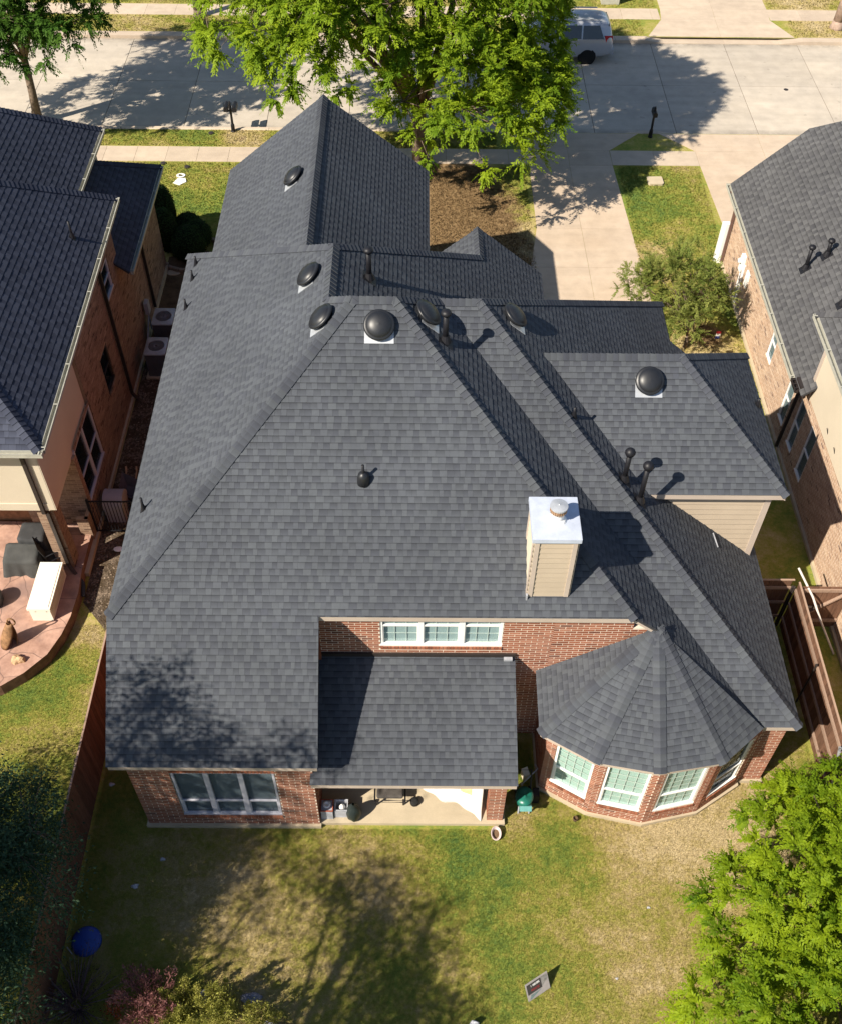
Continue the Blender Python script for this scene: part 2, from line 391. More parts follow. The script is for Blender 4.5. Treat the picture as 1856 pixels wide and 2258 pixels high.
EXPO = 0.132
def shingle_plane(polys, rng, store, e=EXPO, v_ref=None, wscale=1.0, cap_tone=None):
    """lay shingle courses over coplanar convex polygons; store gets (area, verts, faces, tone, grad)"""
    polys = [np.asarray(p, float) for p in polys]
    p0 = polys[0]; n = np.zeros(3)
    for i in range(1, len(p0)-1): n += np.cross(p0[i]-p0[0], p0[i+1]-p0[0])
    n /= np.linalg.norm(n)
    if n[2] < 0: n = -n
    h = np.cross((0, 0, 1), n); h /= np.linalg.norm(h); sl_ = np.cross(n, h)
    base = p0[0]
    uv = []
    for p in polys:
        q = [((x-base)@h, (x-base)@sl_) for x in p]
        ar = sum(q[i][0]*q[(i+1) % len(q)][1]-q[(i+1) % len(q)][0]*q[i][1] for i in range(len(q)))
        uv.append(q if ar > 0 else q[::-1])
    u0 = min(a[0] for q in uv for a in q)-.3; u1 = max(a[0] for q in uv for a in q)+.3
    v0 = min(a[1] for q in uv for a in q); v1 = max(a[1] for q in uv for a in q)
    rows = int(math.ceil((v1-v0)/e))
    for r in range(rows):
        va, vb = v0+r*e, v0+(r+1)*e
        u = u0-rng.uniform(0, .3); dark = rng.random() < .5
        while u < u1:
            w = (rng.uniform(.08, .17) if dark else rng.uniform(.09, .19))*wscale; dark = (not dark) if rng.random() < .9 else dark
            tone = rng.uniform(.90, .99) if dark else rng.uniform(.97, 1.04)
            if rng.random() < .03: tone *= rng.uniform(.85, 1.1)
            tb = .0085 if dark else .0125
            rect = [(u, va), (u+w-.002, va), (u+w-.002, vb+.006), (u, vb+.006)]
            for q in uv:
                c = clip_poly(rect, q)
                if len(c) < 3: continue
                off = lambda v: .002+(tb-.002)*max(0.0, 1-(v-va)/e)
                m = len(c); rng_l = .12 if rng.random() < .8 else .55
                top = [base+h*a+sl_*b_+n*off(b_) for a, b_ in c]; bot = [base+h*a+sl_*b_-n*.004 for a, b_ in c]
                fs = [list(range(m))]
                for i in range(m):
                    j = (i+1) % m
                    if c[i][1] > vb-.02 and c[j][1] > vb-.02: continue
                    fs.append([i, i+m, j+m, j])
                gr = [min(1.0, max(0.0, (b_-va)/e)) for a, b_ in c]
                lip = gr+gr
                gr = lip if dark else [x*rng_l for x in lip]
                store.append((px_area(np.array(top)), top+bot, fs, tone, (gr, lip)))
            u += w
def ridge_caps(a, b, nl, nr, rng, store, w=.135, e=.135):
    """bent cap pieces along a ridge or hip from a (low) to b (high); nl/nr: the two roof normals"""
    a = np.asarray(a, float); b = np.asarray(b, float); d = b-a; L = np.linalg.norm(d); d = d/L
    nl = np.asarray(nl, float); nr = np.asarray(nr, float); nl = nl/np.linalg.norm(nl); nr = nr/np.linalg.norm(nr)
    up = nl+nr; up /= np.linalg.norm(up)
    sl1 = np.cross(d, nl); sl1 /= np.linalg.norm(sl1)
    if sl1@np.cross(nl, nr)*0+sl1@(nl-nr) < 0: sl1 = -sl1
    sr1 = np.cross(d, nr); sr1 /= np.linalg.norm(sr1)
    if sr1@(nr-nl) < 0: sr1 = -sr1
    k = int(L/e)+1
    for i in range(k):
        s0, s1 = i*e, min(L+.02, (i+1)*e+.01)
        tone = rng.uniform(.80, 1.08)
        A0, A1 = a+d*s0, a+d*s1; t0, t1 = .042, .022
        top = [A0+up*(t0+.012), A0+sl1*w+nl*t0*.8, A1+sl1*w+nl*t1*.8, A1+up*(t1+.012), A0+sr1*w+nr*t0*.8, A1+sr1*w+nr*t1*.8]
        bot = [A0-up*.004, A0+sl1*w-nl*.004, A1+sl1*w-nl*.004, A1-up*.004, A0+sr1*w-nr*.004, A1+sr1*w-nr*.004]
        fs = [[0, 3, 2, 1], [0, 4, 5, 3], [0, 1, 7, 6], [4, 0, 6, 10], [1, 2, 8, 7], [5, 4, 10, 11]]
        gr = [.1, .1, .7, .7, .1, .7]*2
        ar = abs(px_area(np.array([top[1], top[0], top[3], top[2]])))+abs(px_area(np.array([top[0], top[4], top[5], top[3]])))
        store.append((ar, top+bot, fs, tone, gr))
def emit(store, name, mat, parent, limit=300):
    """the largest pieces become objects of their own, the rest one joined part"""
    store.sort(key=lambda s: -s[0]); rest = Geo()
    for i, (ar, vs_, fs, tone, gr) in enumerate(store):
        if i < limit and ar > 40:
            g = Geo(); g.add(vs_, fs, tone, gr); build(name, g, mat, parent)
        else: rest.add(vs_, fs, tone, gr)
    if rest.f: build(name, rest, mat, parent, kind='stuff')
def deck(polys, off=-.012, extra=None):
    g = Geo()
    for p in polys:
        p = np.asarray(p, float); n = np.zeros(3)
        for i in range(1, len(p)-1): n += np.cross(p[i]-p[0], p[i+1]-p[0])
        n /= np.linalg.norm(n)
        if n[2] < 0: n = -n; p = p[::-1]
        m = len(p); top = p+n*off; bot = p+n*(off-.05)
        g.add(list(top)+list(bot), [list(range(m)), list(range(m, 2*m))[::-1]]+[[i, i+m, (i+1) % m+m, (i+1) % m] for i in range(m)])
    return g

BR_L, BR_H, JT = .244, .0762, .0145
def brick_wall(P0, P1, z0, z1, openings, rng, store, mort, out=None, depth=.10):
    """running-bond bricks on the outward side of the line P0->P1 (outward = right-hand side); openings in (u0,u1,z0,z1)"""
    P0 = np.array([*P0, 0.0]); P1 = np.array([*P1, 0.0]); d = P1-P0; L = np.linalg.norm(d); d = d/L
    n = np.array([d[1], -d[0], 0.0])
    rows = int((z1-z0)/BR_H)
    for r in range(rows):
        za = z0+r*BR_H; zb = za+BR_H-JT; zc = (za+zb)/2
        spans = [(0.0, L)]
        for (a, b, c, e) in openings:
            if zb > c and za < e:
                ns = []
                for s in spans:
                    if b <= s[0] or a >= s[1]: ns.append(s)
                    else:
                        if a > s[0]: ns.append((s[0], a))
                        if b < s[1]: ns.append((b, s[1]))
                spans = ns
        for (s0, s1) in spans:
            k = math.floor(s0/BR_L)-1
            while True:
                ua = k*BR_L+(BR_L/2 if r % 2 else 0); k += 1
                if ua > s1: break
                a = max(ua, s0); b = min(ua+BR_L-JT, s1)
                if b-a < .025: continue
                tone = min(1, max(0, rng.gauss(.55, .15)))
                if rng.random() < .05: tone = rng.uniform(0, .2)
                pr = rng.uniform(-.0015, .0015)
                store.append((P0+d*(a+b)/2+n*(.004+pr)+np.array([0, 0, zc]), d, n, (b-a)/2, (zb-za)/2, tone, abs(b-a-(BR_L-JT)) < 1e-6))
    # mortar bed, in strips around the openings
    us = sorted(set([0.0, L]+[min(max(o[i], 0), L) for o in openings for i in (0, 1)]))
    zs = sorted(set([z0, z1]+[min(max(o[i], z0), z1) for o in openings for i in (2, 3)]))
    for i in range(len(us)-1):
        for j in range(len(zs)-1):
            um, zm = (us[i]+us[i+1])/2, (zs[j]+zs[j+1])/2
            if any(o[0] < um < o[1] and o[2] < zm < o[3] for o in openings): continue
            c = P0+d*um+n*(.0022-depth/2)+np.array([0, 0, zm])
            mort.obox(c, d*(us[i+1]-us[i])/2, n*depth/2, (0, 0, (zs[j+1]-zs[j])/2))
def soldier(P0, P1, zc, hh, rng, store, proud=.03, w=.0765, tilt=0.0):
    """bricks on end or on edge in a row (window heads and sills)"""
    P0 = np.array([*P0, 0.0]); P1 = np.array([*P1, 0.0]); d = P1-P0; L = np.linalg.norm(d); d = d/L
    n = np.array([d[1], -d[0], 0.0]); k = max(1, int(round(L/w))); w = L/k
    for i in range(k):
        tone = min(1, max(0, rng.gauss(.62, .18)))
        store.append((P0+d*(i+.5)*w+n*(.004+proud)+np.array([0, 0, zc]), d, n, w/2-.005, hh/2, tone, False))
BRICKMESH = {}
def emit_bricks(store, mat, parent, limit):
    bd = .02
    def verts(b):
        c, d, n, hw, hh, tone, full = b
        z = np.array([0, 0, 1.0])
        f = [c-d*hw-z*hh, c+d*hw-z*hh, c+d*hw+z*hh, c-d*hw+z*hh]
        return f+[p-n*bd for p in f]
    FS = [[0, 1, 2, 3], [4, 5, 1, 0], [1, 5, 6, 2], [2, 6, 7, 3], [3, 7, 4, 0]]
    sc = [(px_area(np.array(verts(b)[:4])) if b[6] else 0.0, i) for i, b in enumerate(store)]
    sc.sort(reverse=True); pick = {i for a, i in sc[:limit] if a > 35}
    org = ORIG.get(parent.name, np.zeros(3)); g = Geo()
    for i, b in enumerate(store):
        if i in pick:
            c, d, n, hw, hh, tone, full = b; key = (mat.name, round(tone*9))
            if key not in BRICKMESH:
                x, y, z = np.array([1., 0, 0]), np.array([0, -1., 0]), np.zeros(3)
                gg = Geo(); gg.add(verts((z, x, y, hw, hh, tone, True)), FS, tone)
                t = build('brick', gg, mat); BRICKMESH[key] = t.data; bpy.data.objects.remove(t)
            o = bpy.data.objects.new('brick', BRICKMESH[key]); COL.objects.link(o); o.parent = parent
            o.location = c-org; o.rotation_euler = (0, 0, math.atan2(d[1], d[0]))
        else: g.add(verts(b), FS, b[5])
    if g.f: build('brick', g, mat, parent, kind='stuff')
# ------------------------------------------------------------------ windows, siding, roof fittings
PLAINBRK = plain("plain_red_brick", (0.22, 0.075, 0.045), 0.9, 0.15, 0.25, 8.0, 50.0)
PLAINBRK_L = plain("plain_brown_brick", (0.26, 0.125, 0.065), 0.9, 0.15, 0.25, 8.0, 50.0)
PLAINBRK_R = plain("plain_tan_brick", (0.40, 0.25, 0.165), 0.9, 0.15, 0.25, 8.0, 50.0)
SOFFIT = plain("soffit_board", (0.42, 0.35, 0.29), 0.8, 0.2, 0.05, 2.0, 40.0)

def window(parent, P0, P1, z0, z1, units=1, split=.5, grid=(3, 2, 2), fm=WHITE, gm=GLASSM, bm=BLIND, recess=.05, fw=.055, mull=.11, slat=.05, grid_top_only=False, bmul=None):
    P0 = np.array([*P0, 0.0]); P1 = np.array([*P1, 0.0]); d = P1-P0; L = np.linalg.norm(d); d = d/L
    n = np.array([d[1], -d[0], 0.0]); Z = np.array([0, 0, 1.0])
    def P(u, z, o): return P0+d*u+Z*z-n*o
    def bx(g, u0, u1, za, zb, o, dep): g.obox(P((u0+u1)/2, (za+zb)/2, o), d*(u1-u0)/2, n*dep/2, Z*(zb-za)/2)
    fr = Geo(); o = recess
    bx(fr, 0, L, z1-fw, z1, o, .07); bx(fr, -.01, L+.01, z0-.01, z0+fw, o-.012, .09)
    bx(fr, 0, fw, z0+fw, z1-fw, o, .07); bx(fr, L-fw, L, z0+fw, z1-fw, o, .07)
    uw = (L-2*fw-mull*(units-1))/units
    for i in range(1, units): bx(fr, fw+i*uw+(i-1)*mull, fw+i*uw+i*mull, z0+fw, z1-fw, o-.003, .076)
    w = build('window', fr, fm, parent)
    for i in range(units):
        a = fw+i*(uw+mull); b = a+uw; zm = z0+fw+(z1-z0-2*fw)*split
        rail = Geo(); bx(rail, a, b, zm-.022, zm+.022, o-.004, .05)
        bx(rail, a, a+.022, z0+fw, zm-.022, o+.004, .05); bx(rail, b-.022, b, z0+fw, zm-.022, o+.004, .05)
        build('sash', rail, fm, w)
        for (za, zb, oo, rows) in ((z0+fw, zm-.022, o+.012, grid[2]), (zm+.022, z1-fw, o+.006, grid[1])):
            pg = Geo(); bx(pg, a, b, za, zb, oo, .006); build('pane', pg, gm, w)
            if rows and grid[0]:
                mu = Geo()
                for k in range(1, grid[0]): u = a+(b-a)*k/grid[0]; bx(mu, u-.008, u+.008, za, zb, oo+.012, .008)
                for k in range(1, rows): z = za+(zb-za)*k/rows; bx(mu, a, b, z-.008, z+.008, oo+.012, .0075)
                build('muntin', mu, fm, w)
        bl = Geo()
        m = int((z1-z0-2*fw)/slat)
        for k in range(m):
            z = z0+fw+(k+.5)*(z1-z0-2*fw)/m
            bl.obox(P((a+b)/2, z, o+.045), d*(b-a)/2, -n*.006+Z*.026, (n*.0008+Z*.0002))
        bl.obox(P((a+b)/2, (z0+z1)/2, o+.062), d*(b-a)/2, n*.004, Z*(z1-z0-2*fw)/2)
        build('blind', bl, bm, w)
    return w
def siding(parent, P0, P1, z0, z1, mat, e=.153, name='plank', trim=TRIM, tw=.09, sides=(True, True)):
    P0 = np.array([*P0, 0.0]); P1 = np.array([*P1, 0.0]); d = P1-P0; L = np.linalg.norm(d); d = d/L
    n = np.array([d[1], -d[0], 0.0]); k = int(math.ceil((z1-z0)/e-1e-6))
    for i in range(k):
        a, b = z0+i*e, min(z1, z0+(i+1)*e+.012); g = Geo()
        A, B = P0+np.array([0, 0, a]), P1+np.array([0, 0, a]); C, D = P1+np.array([0, 0, b]), P0+np.array([0, 0, b])
        vs_ = [A+n*.026, B+n*.026, C+n*.003, D+n*.003, A-n*.01, B-n*.01, C-n*.01, D-n*.01]
        g.add(vs_, [[0, 1, 2, 3], [4, 5, 1, 0], [1, 5, 6, 2], [3, 2, 6, 7], [4, 0, 3, 7]])
        build(name, g, mat, parent)
    t = Geo()
    for s, on in ((0, sides[0]), (1, sides[1])):
        if on:
            c = (P0 if s == 0 else P1)+d*(tw/2*(1 if s == 0 else -1))+n*.012+np.array([0, 0, (z0+z1)/2])
            t.obox(c+n*.012, d*tw/2, n*.014, (0, 0, (z1-z0)/2))
    if t.f: build('corner_trim', t, trim, parent)
def nrm(m, side):
    v = {'S': (0, -m, 1), 'N': (0, m, 1), 'W': (-m, 0, 1), 'E': (m, 0, 1)}[side]; v = np.array(v, float); return v/np.linalg.norm(v)
def roof_vent(parent, c, n, r=.315, label=None):
    n = np.asarray(n, float); n /= np.linalg.norm(n); h = np.cross((0, 0, 1), n); h /= np.linalg.norm(h); s = np.cross(n, h); c = np.asarray(c, float)
    f = Geo(); f.obox(c+n*.012-s*r*.42, h*(r*.93), s*(r*.70), n*.005); fl = build('roof_vent', f, GALV, parent)
    g = Geo(); g.lathe(c, [(r*.72, .01), (r*.72, .10)], 24, n); build('vent_collar', g, BLACKM, fl, smooth=True)
    g = Geo(); g.lathe(c, [(r*.80, .085), (r*.98, .09), (r, .105), (r*.985, .13), (r*.9, .145), (r*.82, .15), (r*.80, .16), (r*.72, .185), (r*.5, .215), (r*.25, .23), (.001, .235)], 28, n)
    build('vent_dome', g, BLACKM, fl, smooth=True)
def vent_pipe(parent, c, n, h, r=.05, cap='mushroom', flash=True):
    c = np.asarray(c, float); n = np.asarray(n, float); n /= np.linalg.norm(n)
    g = Geo(); g.tube([c-np.array([0, 0, .05]), c+np.array([0, 0, h])], r, 12); p = build('vent_pipe', g, BLACKP, parent, smooth=True)
    f = Geo()
    if flash:
        hh = np.cross((0, 0, 1), n); hh /= np.linalg.norm(hh); s = np.cross(n, hh)
        f.obox(c+n*.012, hh*r*2.6, s*r*3.2, n*.003)
        f.lathe(c, [(r*2.2, .0), (r*1.7, .08), (r*1.15, .16)], 12); build('flashing', f, BLACKP, p)
    if cap == 'mushroom':
        k = Geo(); k.lathe(c+np.array([0, 0, h-.03]), [(r*1.0, 0), (r*1.75, .0), (r*1.9, .03), (r*1.7, .07), (r*.9, .10), (.001, .105)], 14); build('pipe_cap', k, BLACKP, p, smooth=True)
    elif cap == 'ball':
        k = Geo(); k.lathe(c+np.array([0, 0, h-.05]), [(.001, -.02), (r*1.5, .01), (r*2.0, .07), (r*2.05, .11), (r*1.6, .16), (r*.8, .19), (.001, .2)], 14); build('pipe_cap', k, BLACKP, p, smooth=True)
    return p
def gutter(parent, a, b, mat=GUTTER, out=(1, 0, 0), w=.10):
    a = np.asarray(a, float); b = np.asarray(b, float); out = np.asarray(out, float); d = (b-a)/np.linalg.norm(b-a); Z = np.array([0, 0, 1.0])
    L = np.linalg.norm(b-a); c = (a+b)/2; g = Geo()
    g.obox(c+out*(w/2)-Z*.115, d*L/2, out*w/2, Z*.006); g.obox(c+out*(w-.004)-Z*.06, d*L/2, out*.006, Z*.058); g.obox(c+out*.006-Z*.06, d*L/2, out*.005, Z*.058)
    g.obox(c+out*(w+.004)-Z*.012, d*L/2, out*.010, Z*.010)
    for s in (-1, 1): g.obox(c+d*s*(L/2-.004)+out*w/2-Z*.06, d*.004, out*w/2, Z*.056)
    gt = build('gutter', g, mat, parent)
    k = max(2, int(L/1.25))
    for i in range(k+1):
        h = Geo(); h.obox(a+d*(.08+(L-.16)*i/k)+out*w/2+Z*.0, d*.014, out*w/2, Z*.004); build('hanger', h, mat, gt)
    return gt
def downspout(parent, pts, mat=DARKTRIM, w=.085):
    g = Geo()
    for a, b in zip(pts[:-1], pts[1:]): g.bar(a, b, w, w*.75, (0, 0, 1) if abs(b[2]-a[2]) < .5 else (0, 1, 0))
    return build('downspout', g, mat, parent)

# ------------------------------------------------------------------ the main house
rng = random.Random(7)
M = .85
HOUSE = thing('house', 'red brick house with charcoal shingle roof, rounded window bay and tan chimney, in the middle', 'house', (0, 12, 0))
SAz = lambda y: 3.32+M*(y-9.59)
WCz = lambda x: 5.26+M*(x+6.08)
EAz = lambda x: 5.29+M*(4.4-x)
SBz = lambda y: 2.83+M*(y-10.81)
EBz = lambda x: 2.84+M*(8.14-x)
SFz = lambda y: 5.45+M*(y-15.0)
EFz = lambda x: 5.45+M*(8.1-x)
ECz = lambda x: 8.915-M*(x+1.78)
WDz = lambda x: 7.75+M*(x+2.6)
EDz = lambda x: 7.75-M*(x+2.6)
pS = lambda f, *xy: [(x, y, f(y)) for x, y in xy]
pX = lambda f, *xy: [(x, y, f(x)) for x, y in xy]
faces = {
 'SA': [pS(SAz, (-6.08, 11.87), (4.42, 11.87), (-.39, 16.70), (-1.25, 16.70)), pS(SAz, (-6.08, 9.58), (-1.88, 9.58), (-1.88, 11.87), (-6.08, 11.87))],
 'WC': [pX(WCz, (-6.08, 11.87), (-1.25, 16.70), (-1.78, 17.23)), pX(WCz, (-6.08, 11.87), (-1.78, 17.23), (-1.78, 19.07), (-6.18, 23.8))],
 'EC': [pX(ECz, (-1.78, 17.22), (3.49, 22.49), (1.65, 22.72)), pX(ECz, (1.65, 22.72), (3.49, 22.49), (3.49, 24.10), (1.63, 24.0)), pX(ECz, (-1.78, 17.22), (1.65, 22.72), (-1.78, 19.07))],
 'WE': [[(1.65, 22.72, 6.0), (1.63, 24.0, 6.0), (.66, 24.0, 5.18), (.66, 23.75, 5.18)]],
 'EA': [pX(EAz, (-.39, 16.70), (4.42, 11.87), (.52, 17.58)), pX(EAz, (4.42, 11.87), (4.93, 11.88), (.52, 17.58)), pX(EAz, (4.93, 11.88), (7.29, 10.81), (.52, 17.58))],
 'SB': [pS(SBz, (7.29, 10.81), (8.14, 10.81), (1.35, 17.61), (.49, 17.61))],
 'EB': [pX(EBz, (1.35, 17.61), (6.87, 12.08), (6.87, 23.5)), pX(EBz, (6.87, 12.08), (8.14, 10.81), (8.14, 21.87), (6.87, 21.87))],
 'SF': [pS(SFz, (5.07, 15.0), (8.1, 15.0), (5.8, 17.3), (2.78, 17.3))],
 'EF': [pX(EFz, (8.1, 15.0), (8.1, 19.6), (5.8, 17.3))],
 'WD': [pX(WDz, (-5.52, 23.2), (-2.56, 20.0), (-2.60, 27.65), (-5.52, 27.85))],
 'ED': [pX(EDz, (-2.56, 20.0), (.36, 23.2), (.36, 27.95), (-2.60, 27.65))],
}
PAz = lambda y: 2.48+.42*(y-9.62)
faces['PA'] = [pS(PAz, (-2.10, 9.62), (2.16, 9.62), (2.16, 12.12), (-2.02, 12.12))]
APX = (4.95, 11.95, 4.83)
bayr = [(2.66, 12.12), (2.63, 10.59), (3.69, 9.95), (5.01, 9.71), (6.37, 9.95), (7.33, 10.75)]
bay3 = [(x, y, 2.90) for x, y in bayr]
for i in range(5): faces['BAY%d' % i] = [[bay3[i], bay3[i+1], APX]]
NZ = lambda y: 9.36-M*(y-16.7)
hidden = [pS(NZ, (-1.78, 17.22), (-1.25, 16.70), (-.39, 16.7), (.49, 17.6), (1.35, 17.61), (6.87, 23.3), (4.3, 23.3)),
          [(-6.18, 23.8, 5.175), (-1.78, 19.07, 8.915), (1.65, 22.72, 6.0), (1.65, 23.8, 5.175)],
          [(2.78, 17.3, 7.4), (5.8, 17.3, 7.4), (8.1, 19.6, 5.45), (5.07, 19.6, 5.45)]]
dk = deck([p for f in faces.values() for p in f]+hidden)
ROOF = build('roof', dk, plain("roof_underlay", (0.05, 0.05, 0.055), 0.9, 0.1), HOUSE)
st = []
for k, f in faces.items(): shingle_plane(f, rng, st, e=.132 if k != 'PA' else .138)
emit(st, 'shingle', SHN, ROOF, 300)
nS, nW, nE, nN = nrm(M, 'S'), nrm(M, 'W'), nrm(M, 'E'), nrm(M, 'N')
rc = []
def P3(f, x, y, ax): return (x, y, f(y if ax == 'y' else x))
ridge_caps((-6.08, 11.87, 5.26), (-1.25, 16.7, 9.366), nW, nS, rng, rc)
ridge_caps((4.42, 11.87, 5.27), (-.39, 16.7, 9.365), nS, nE, rng, rc)
ridge_caps((-1.25, 16.7, 9.366), (-.39, 16.7, 9.366), nS, nN, rng, rc)
ridge_caps((-1.78, 17.23, 8.915), (-1.25, 16.7, 9.366), nW, nN, rng, rc)
ridge_caps((.5, 17.6, 8.60), (-.39, 16.7, 9.366), nE, nN, rng, rc)
ridge_caps((.49, 17.61, 8.61), (1.35, 17.61, 8.61), nS, nN, rng, rc)
ridge_caps((8.14, 10.81, 2.84), (1.35, 17.61, 8.61), nS, nE, rng, rc)
ridge_caps((6.87, 23.5, 3.92), (1.35, 17.61, 8.61), nE, nN, rng, rc)
ridge_caps((-1.78, 17.23, 8.915), (-1.78, 19.07, 8.915), nW, nE, rng, rc, w=.15)
ridge_caps((-6.18, 23.8, 5.175), (-1.78, 19.07, 8.915), nW, nN, rng, rc, w=.15)
ridge_caps((1.65, 22.72, 6.0), (-1.78, 19.07, 8.915), nE, nN, rng, rc)
ridge_caps((1.65, 22.72, 6.0), (1.63, 24.0, 6.0), nW, nE, rng, rc)
ridge_caps((-2.56, 20.0, 7.75), (-2.60, 27.65, 7.75), nW, nE, rng, rc, w=.15)
ridge_caps((8.1, 15.0, 5.45), (5.8, 17.3, 7.405), nS, nE, rng, rc)
ridge_caps((8.1, 19.6, 5.45), (5.8, 17.3, 7.405), nE, nN, rng, rc)
ridge_caps((2.78, 17.3, 7.405), (5.8, 17.3, 7.405), nS, nN, rng, rc)
bn = []
for i in range(5):
    a, b, c = (np.array(q) for q in (bay3[i], bay3[i+1], APX)); v = np.cross(b-a, c-a); bn.append(v/np.linalg.norm(v)*(1 if v[2] > 0 else -1))
for i in range(1, 5): ridge_caps(bay3[i], APX, bn[i-1], bn[i], rng, rc, w=.13)
emit(rc, 'ridge_cap', SHN, ROOF, 300)
# fascia boards along the eaves and rakes
def fascia(parent, a, b, h=.15, mat=TRIM, t=.022, dz=-.012, sl=0.0):
    a = np.asarray(a, float); b = np.asarray(b, float); d = (b-a)/np.linalg.norm(b-a); Z = np.array([0, 0, 1.0]); g = Geo()
    n = np.cross(d, Z); n /= np.linalg.norm(n)
    g.obox((a+b)/2+Z*(dz-h/2), (b-a)/2, n*t/2, Z*h/2); return build('fascia', g, mat, parent)
E_ = .03
for a, b in (((-6.06, 9.58+E_, 3.31), (-1.90, 9.58+E_, 3.31)), ((-1.90, 11.87+E_, 5.25), (4.40, 11.87+E_, 5.25)), ((4.40, 11.88+E_, 5.26), (4.95, 11.88+E_, 4.80)),
             ((-1.88-E_, 9.6, 3.31), (-1.88-E_, 11.88, 5.25)), ((-6.08+E_, 9.6, 3.31), (-6.08+E_, 11.88, 5.25)), ((-6.08+E_, 11.9, 5.25), (-6.18+E_, 23.7, 5.16)),
             ((7.2, 10.81+E_, 2.82), (8.12, 10.81+E_, 2.82)), ((8.14-E_, 10.84, 2.83), (8.14-E_, 21.85, 2.83)), ((6.87-E_, 21.9, 3.9), (6.87-E_, 23.4, 3.9)),
             ((5.1, 15.0+E_, 5.44), (8.08, 15.0+E_, 5.44)), ((8.1-E_, 15.0, 5.44), (8.1-E_, 19.5, 5.44)), ((-5.52+E_, 23.3, 5.25), (-5.52+E_, 27.8, 5.25)), ((.36-E_, 23.3, 5.23), (.36-E_, 27.9, 5.23)),
             ((-2.60, 27.62, 7.73), (-5.50, 27.80, 5.25)), ((-2.60, 27.62, 7.73), (.34, 27.9, 5.23)), ((3.49-E_, 22.5, 4.42), (3.49-E_, 24.0, 4.42)), ((1.63, 23.97, 5.98), (3.47, 24.06, 4.42)),
             ((-2.08, 9.62+E_, 2.47), (2.14, 9.62+E_, 2.47)), ((2.16-E_, 9.64, 2.47), (2.16-E_, 12.1, 3.50))):
    fascia(ROOF, a, b)
for i in range(5):
    a, b = np.array(bay3[i]), np.array(bay3[i+1]); fascia(ROOF, a*.985+np.array(APX)*.015-np.array([0, 0, .03]), b*.985+np.array(APX)*.015-np.array([0, 0, .03]), .12)
sf = Geo()
for x0, x1, y0, y1, z in ((-6.05, -1.92, 9.62, 9.86, 3.15), (-1.9, 4.4, 11.91, 12.14, 5.09), (7.3, 8.1, 10.85, 11.0, 2.66), (7.98, 8.1, 10.9, 21.8, 2.66), (5.3, 8.05, 15.04, 15.28, 5.28), (-6.04, -5.84, 11.9, 23.6, 5.08), (-2.05, 2.12, 9.66, 12.1, 2.30)):
    sf.box(x0, x1, y0, y1, z, z+.02)
build('soffit', sf, SOFFIT, ROOF)
# walls
WALL = Geo(); BST = []; BRNG = random.Random(3)
wing_o = [(.86, 3.00, .57, 2.55)]
brick_wall((-5.85, 9.84), (-2.05, 9.84), .12, 3.17, [(.84, 3.02, .47, 2.66)], BRNG, BST, WALL)
soldier((-5.85+.84, 9.84), (-5.85+3.02, 9.84), .515, .09, BRNG, BST, .03); soldier((-5.85+.84, 9.84), (-5.85+3.02, 9.84), 2.605, .10, BRNG, BST, .004)
brick_wall((-2.05, 9.84), (-2.05, 12.12), .12, 3.0, [], BRNG, BST, WALL)
brick_wall((-2.05, 12.12), (2.88, 12.12), .12, 5.1, [(1.36, 3.90, 3.76, 5.1)], BRNG, BST, WALL)
brick_wall((2.88, 12.12), (4.50, 12.12), 3.0, 5.1, [], BRNG, BST, WALL); brick_wall((4.50, 12.12), (5.2, 12.12), 3.0, 4.56, [], BRNG, BST, WALL)
soldier((-.69, 12.12), (1.85, 12.12), 3.81, .10, BRNG, BST, .03)
bayp = [(2.88, 12.12), (2.88, 10.78), (3.92, 10.16), (5.12, 9.90), (6.39, 10.18), (7.43, 10.86)]
bwin = [None, (.22, 1.10), (.15, 1.08), (.16, 1.13), (.18, 1.06)]
for i in range(5):
    a, b = bayp[i], bayp[i+1]
    if bwin[i]:
        u0, u1 = bwin[i]; L = math.dist(a, b); d = ((b[0]-a[0])/L, (b[1]-a[1])/L)
        q0, q1 = (a[0]+d[0]*u0, a[1]+d[1]*u0), (a[0]+d[0]*u1, a[1]+d[1]*u1)
        brick_wall(a, b, .12, 2.80, [(u0, u1, .50, 2.52)], BRNG, BST, WALL); soldier(q0, q1, .55, .10, BRNG, BST, .03); soldier(q0, q1, 2.57, .10, BRNG, BST, .003)
    else: brick_wall(a, b, .12, 2.80, [], BRNG, BST, WALL)
brick_wall((7.43, 10.86), (7.43, 10.98), .12, 2.75, [], BRNG, BST, WALL)
brick_wall((7.43, 10.98), (8.0, 10.98), .12, 2.75, [], BRNG, BST, WALL)
brick_wall((8.0, 10.98), (8.0, 21.7), .12, 2.7, [], BRNG, BST, WALL)
brick_wall((7.90, 15.28), (7.90, 19.4), 2.9, 5.3, [], BRNG, BST, WALL)
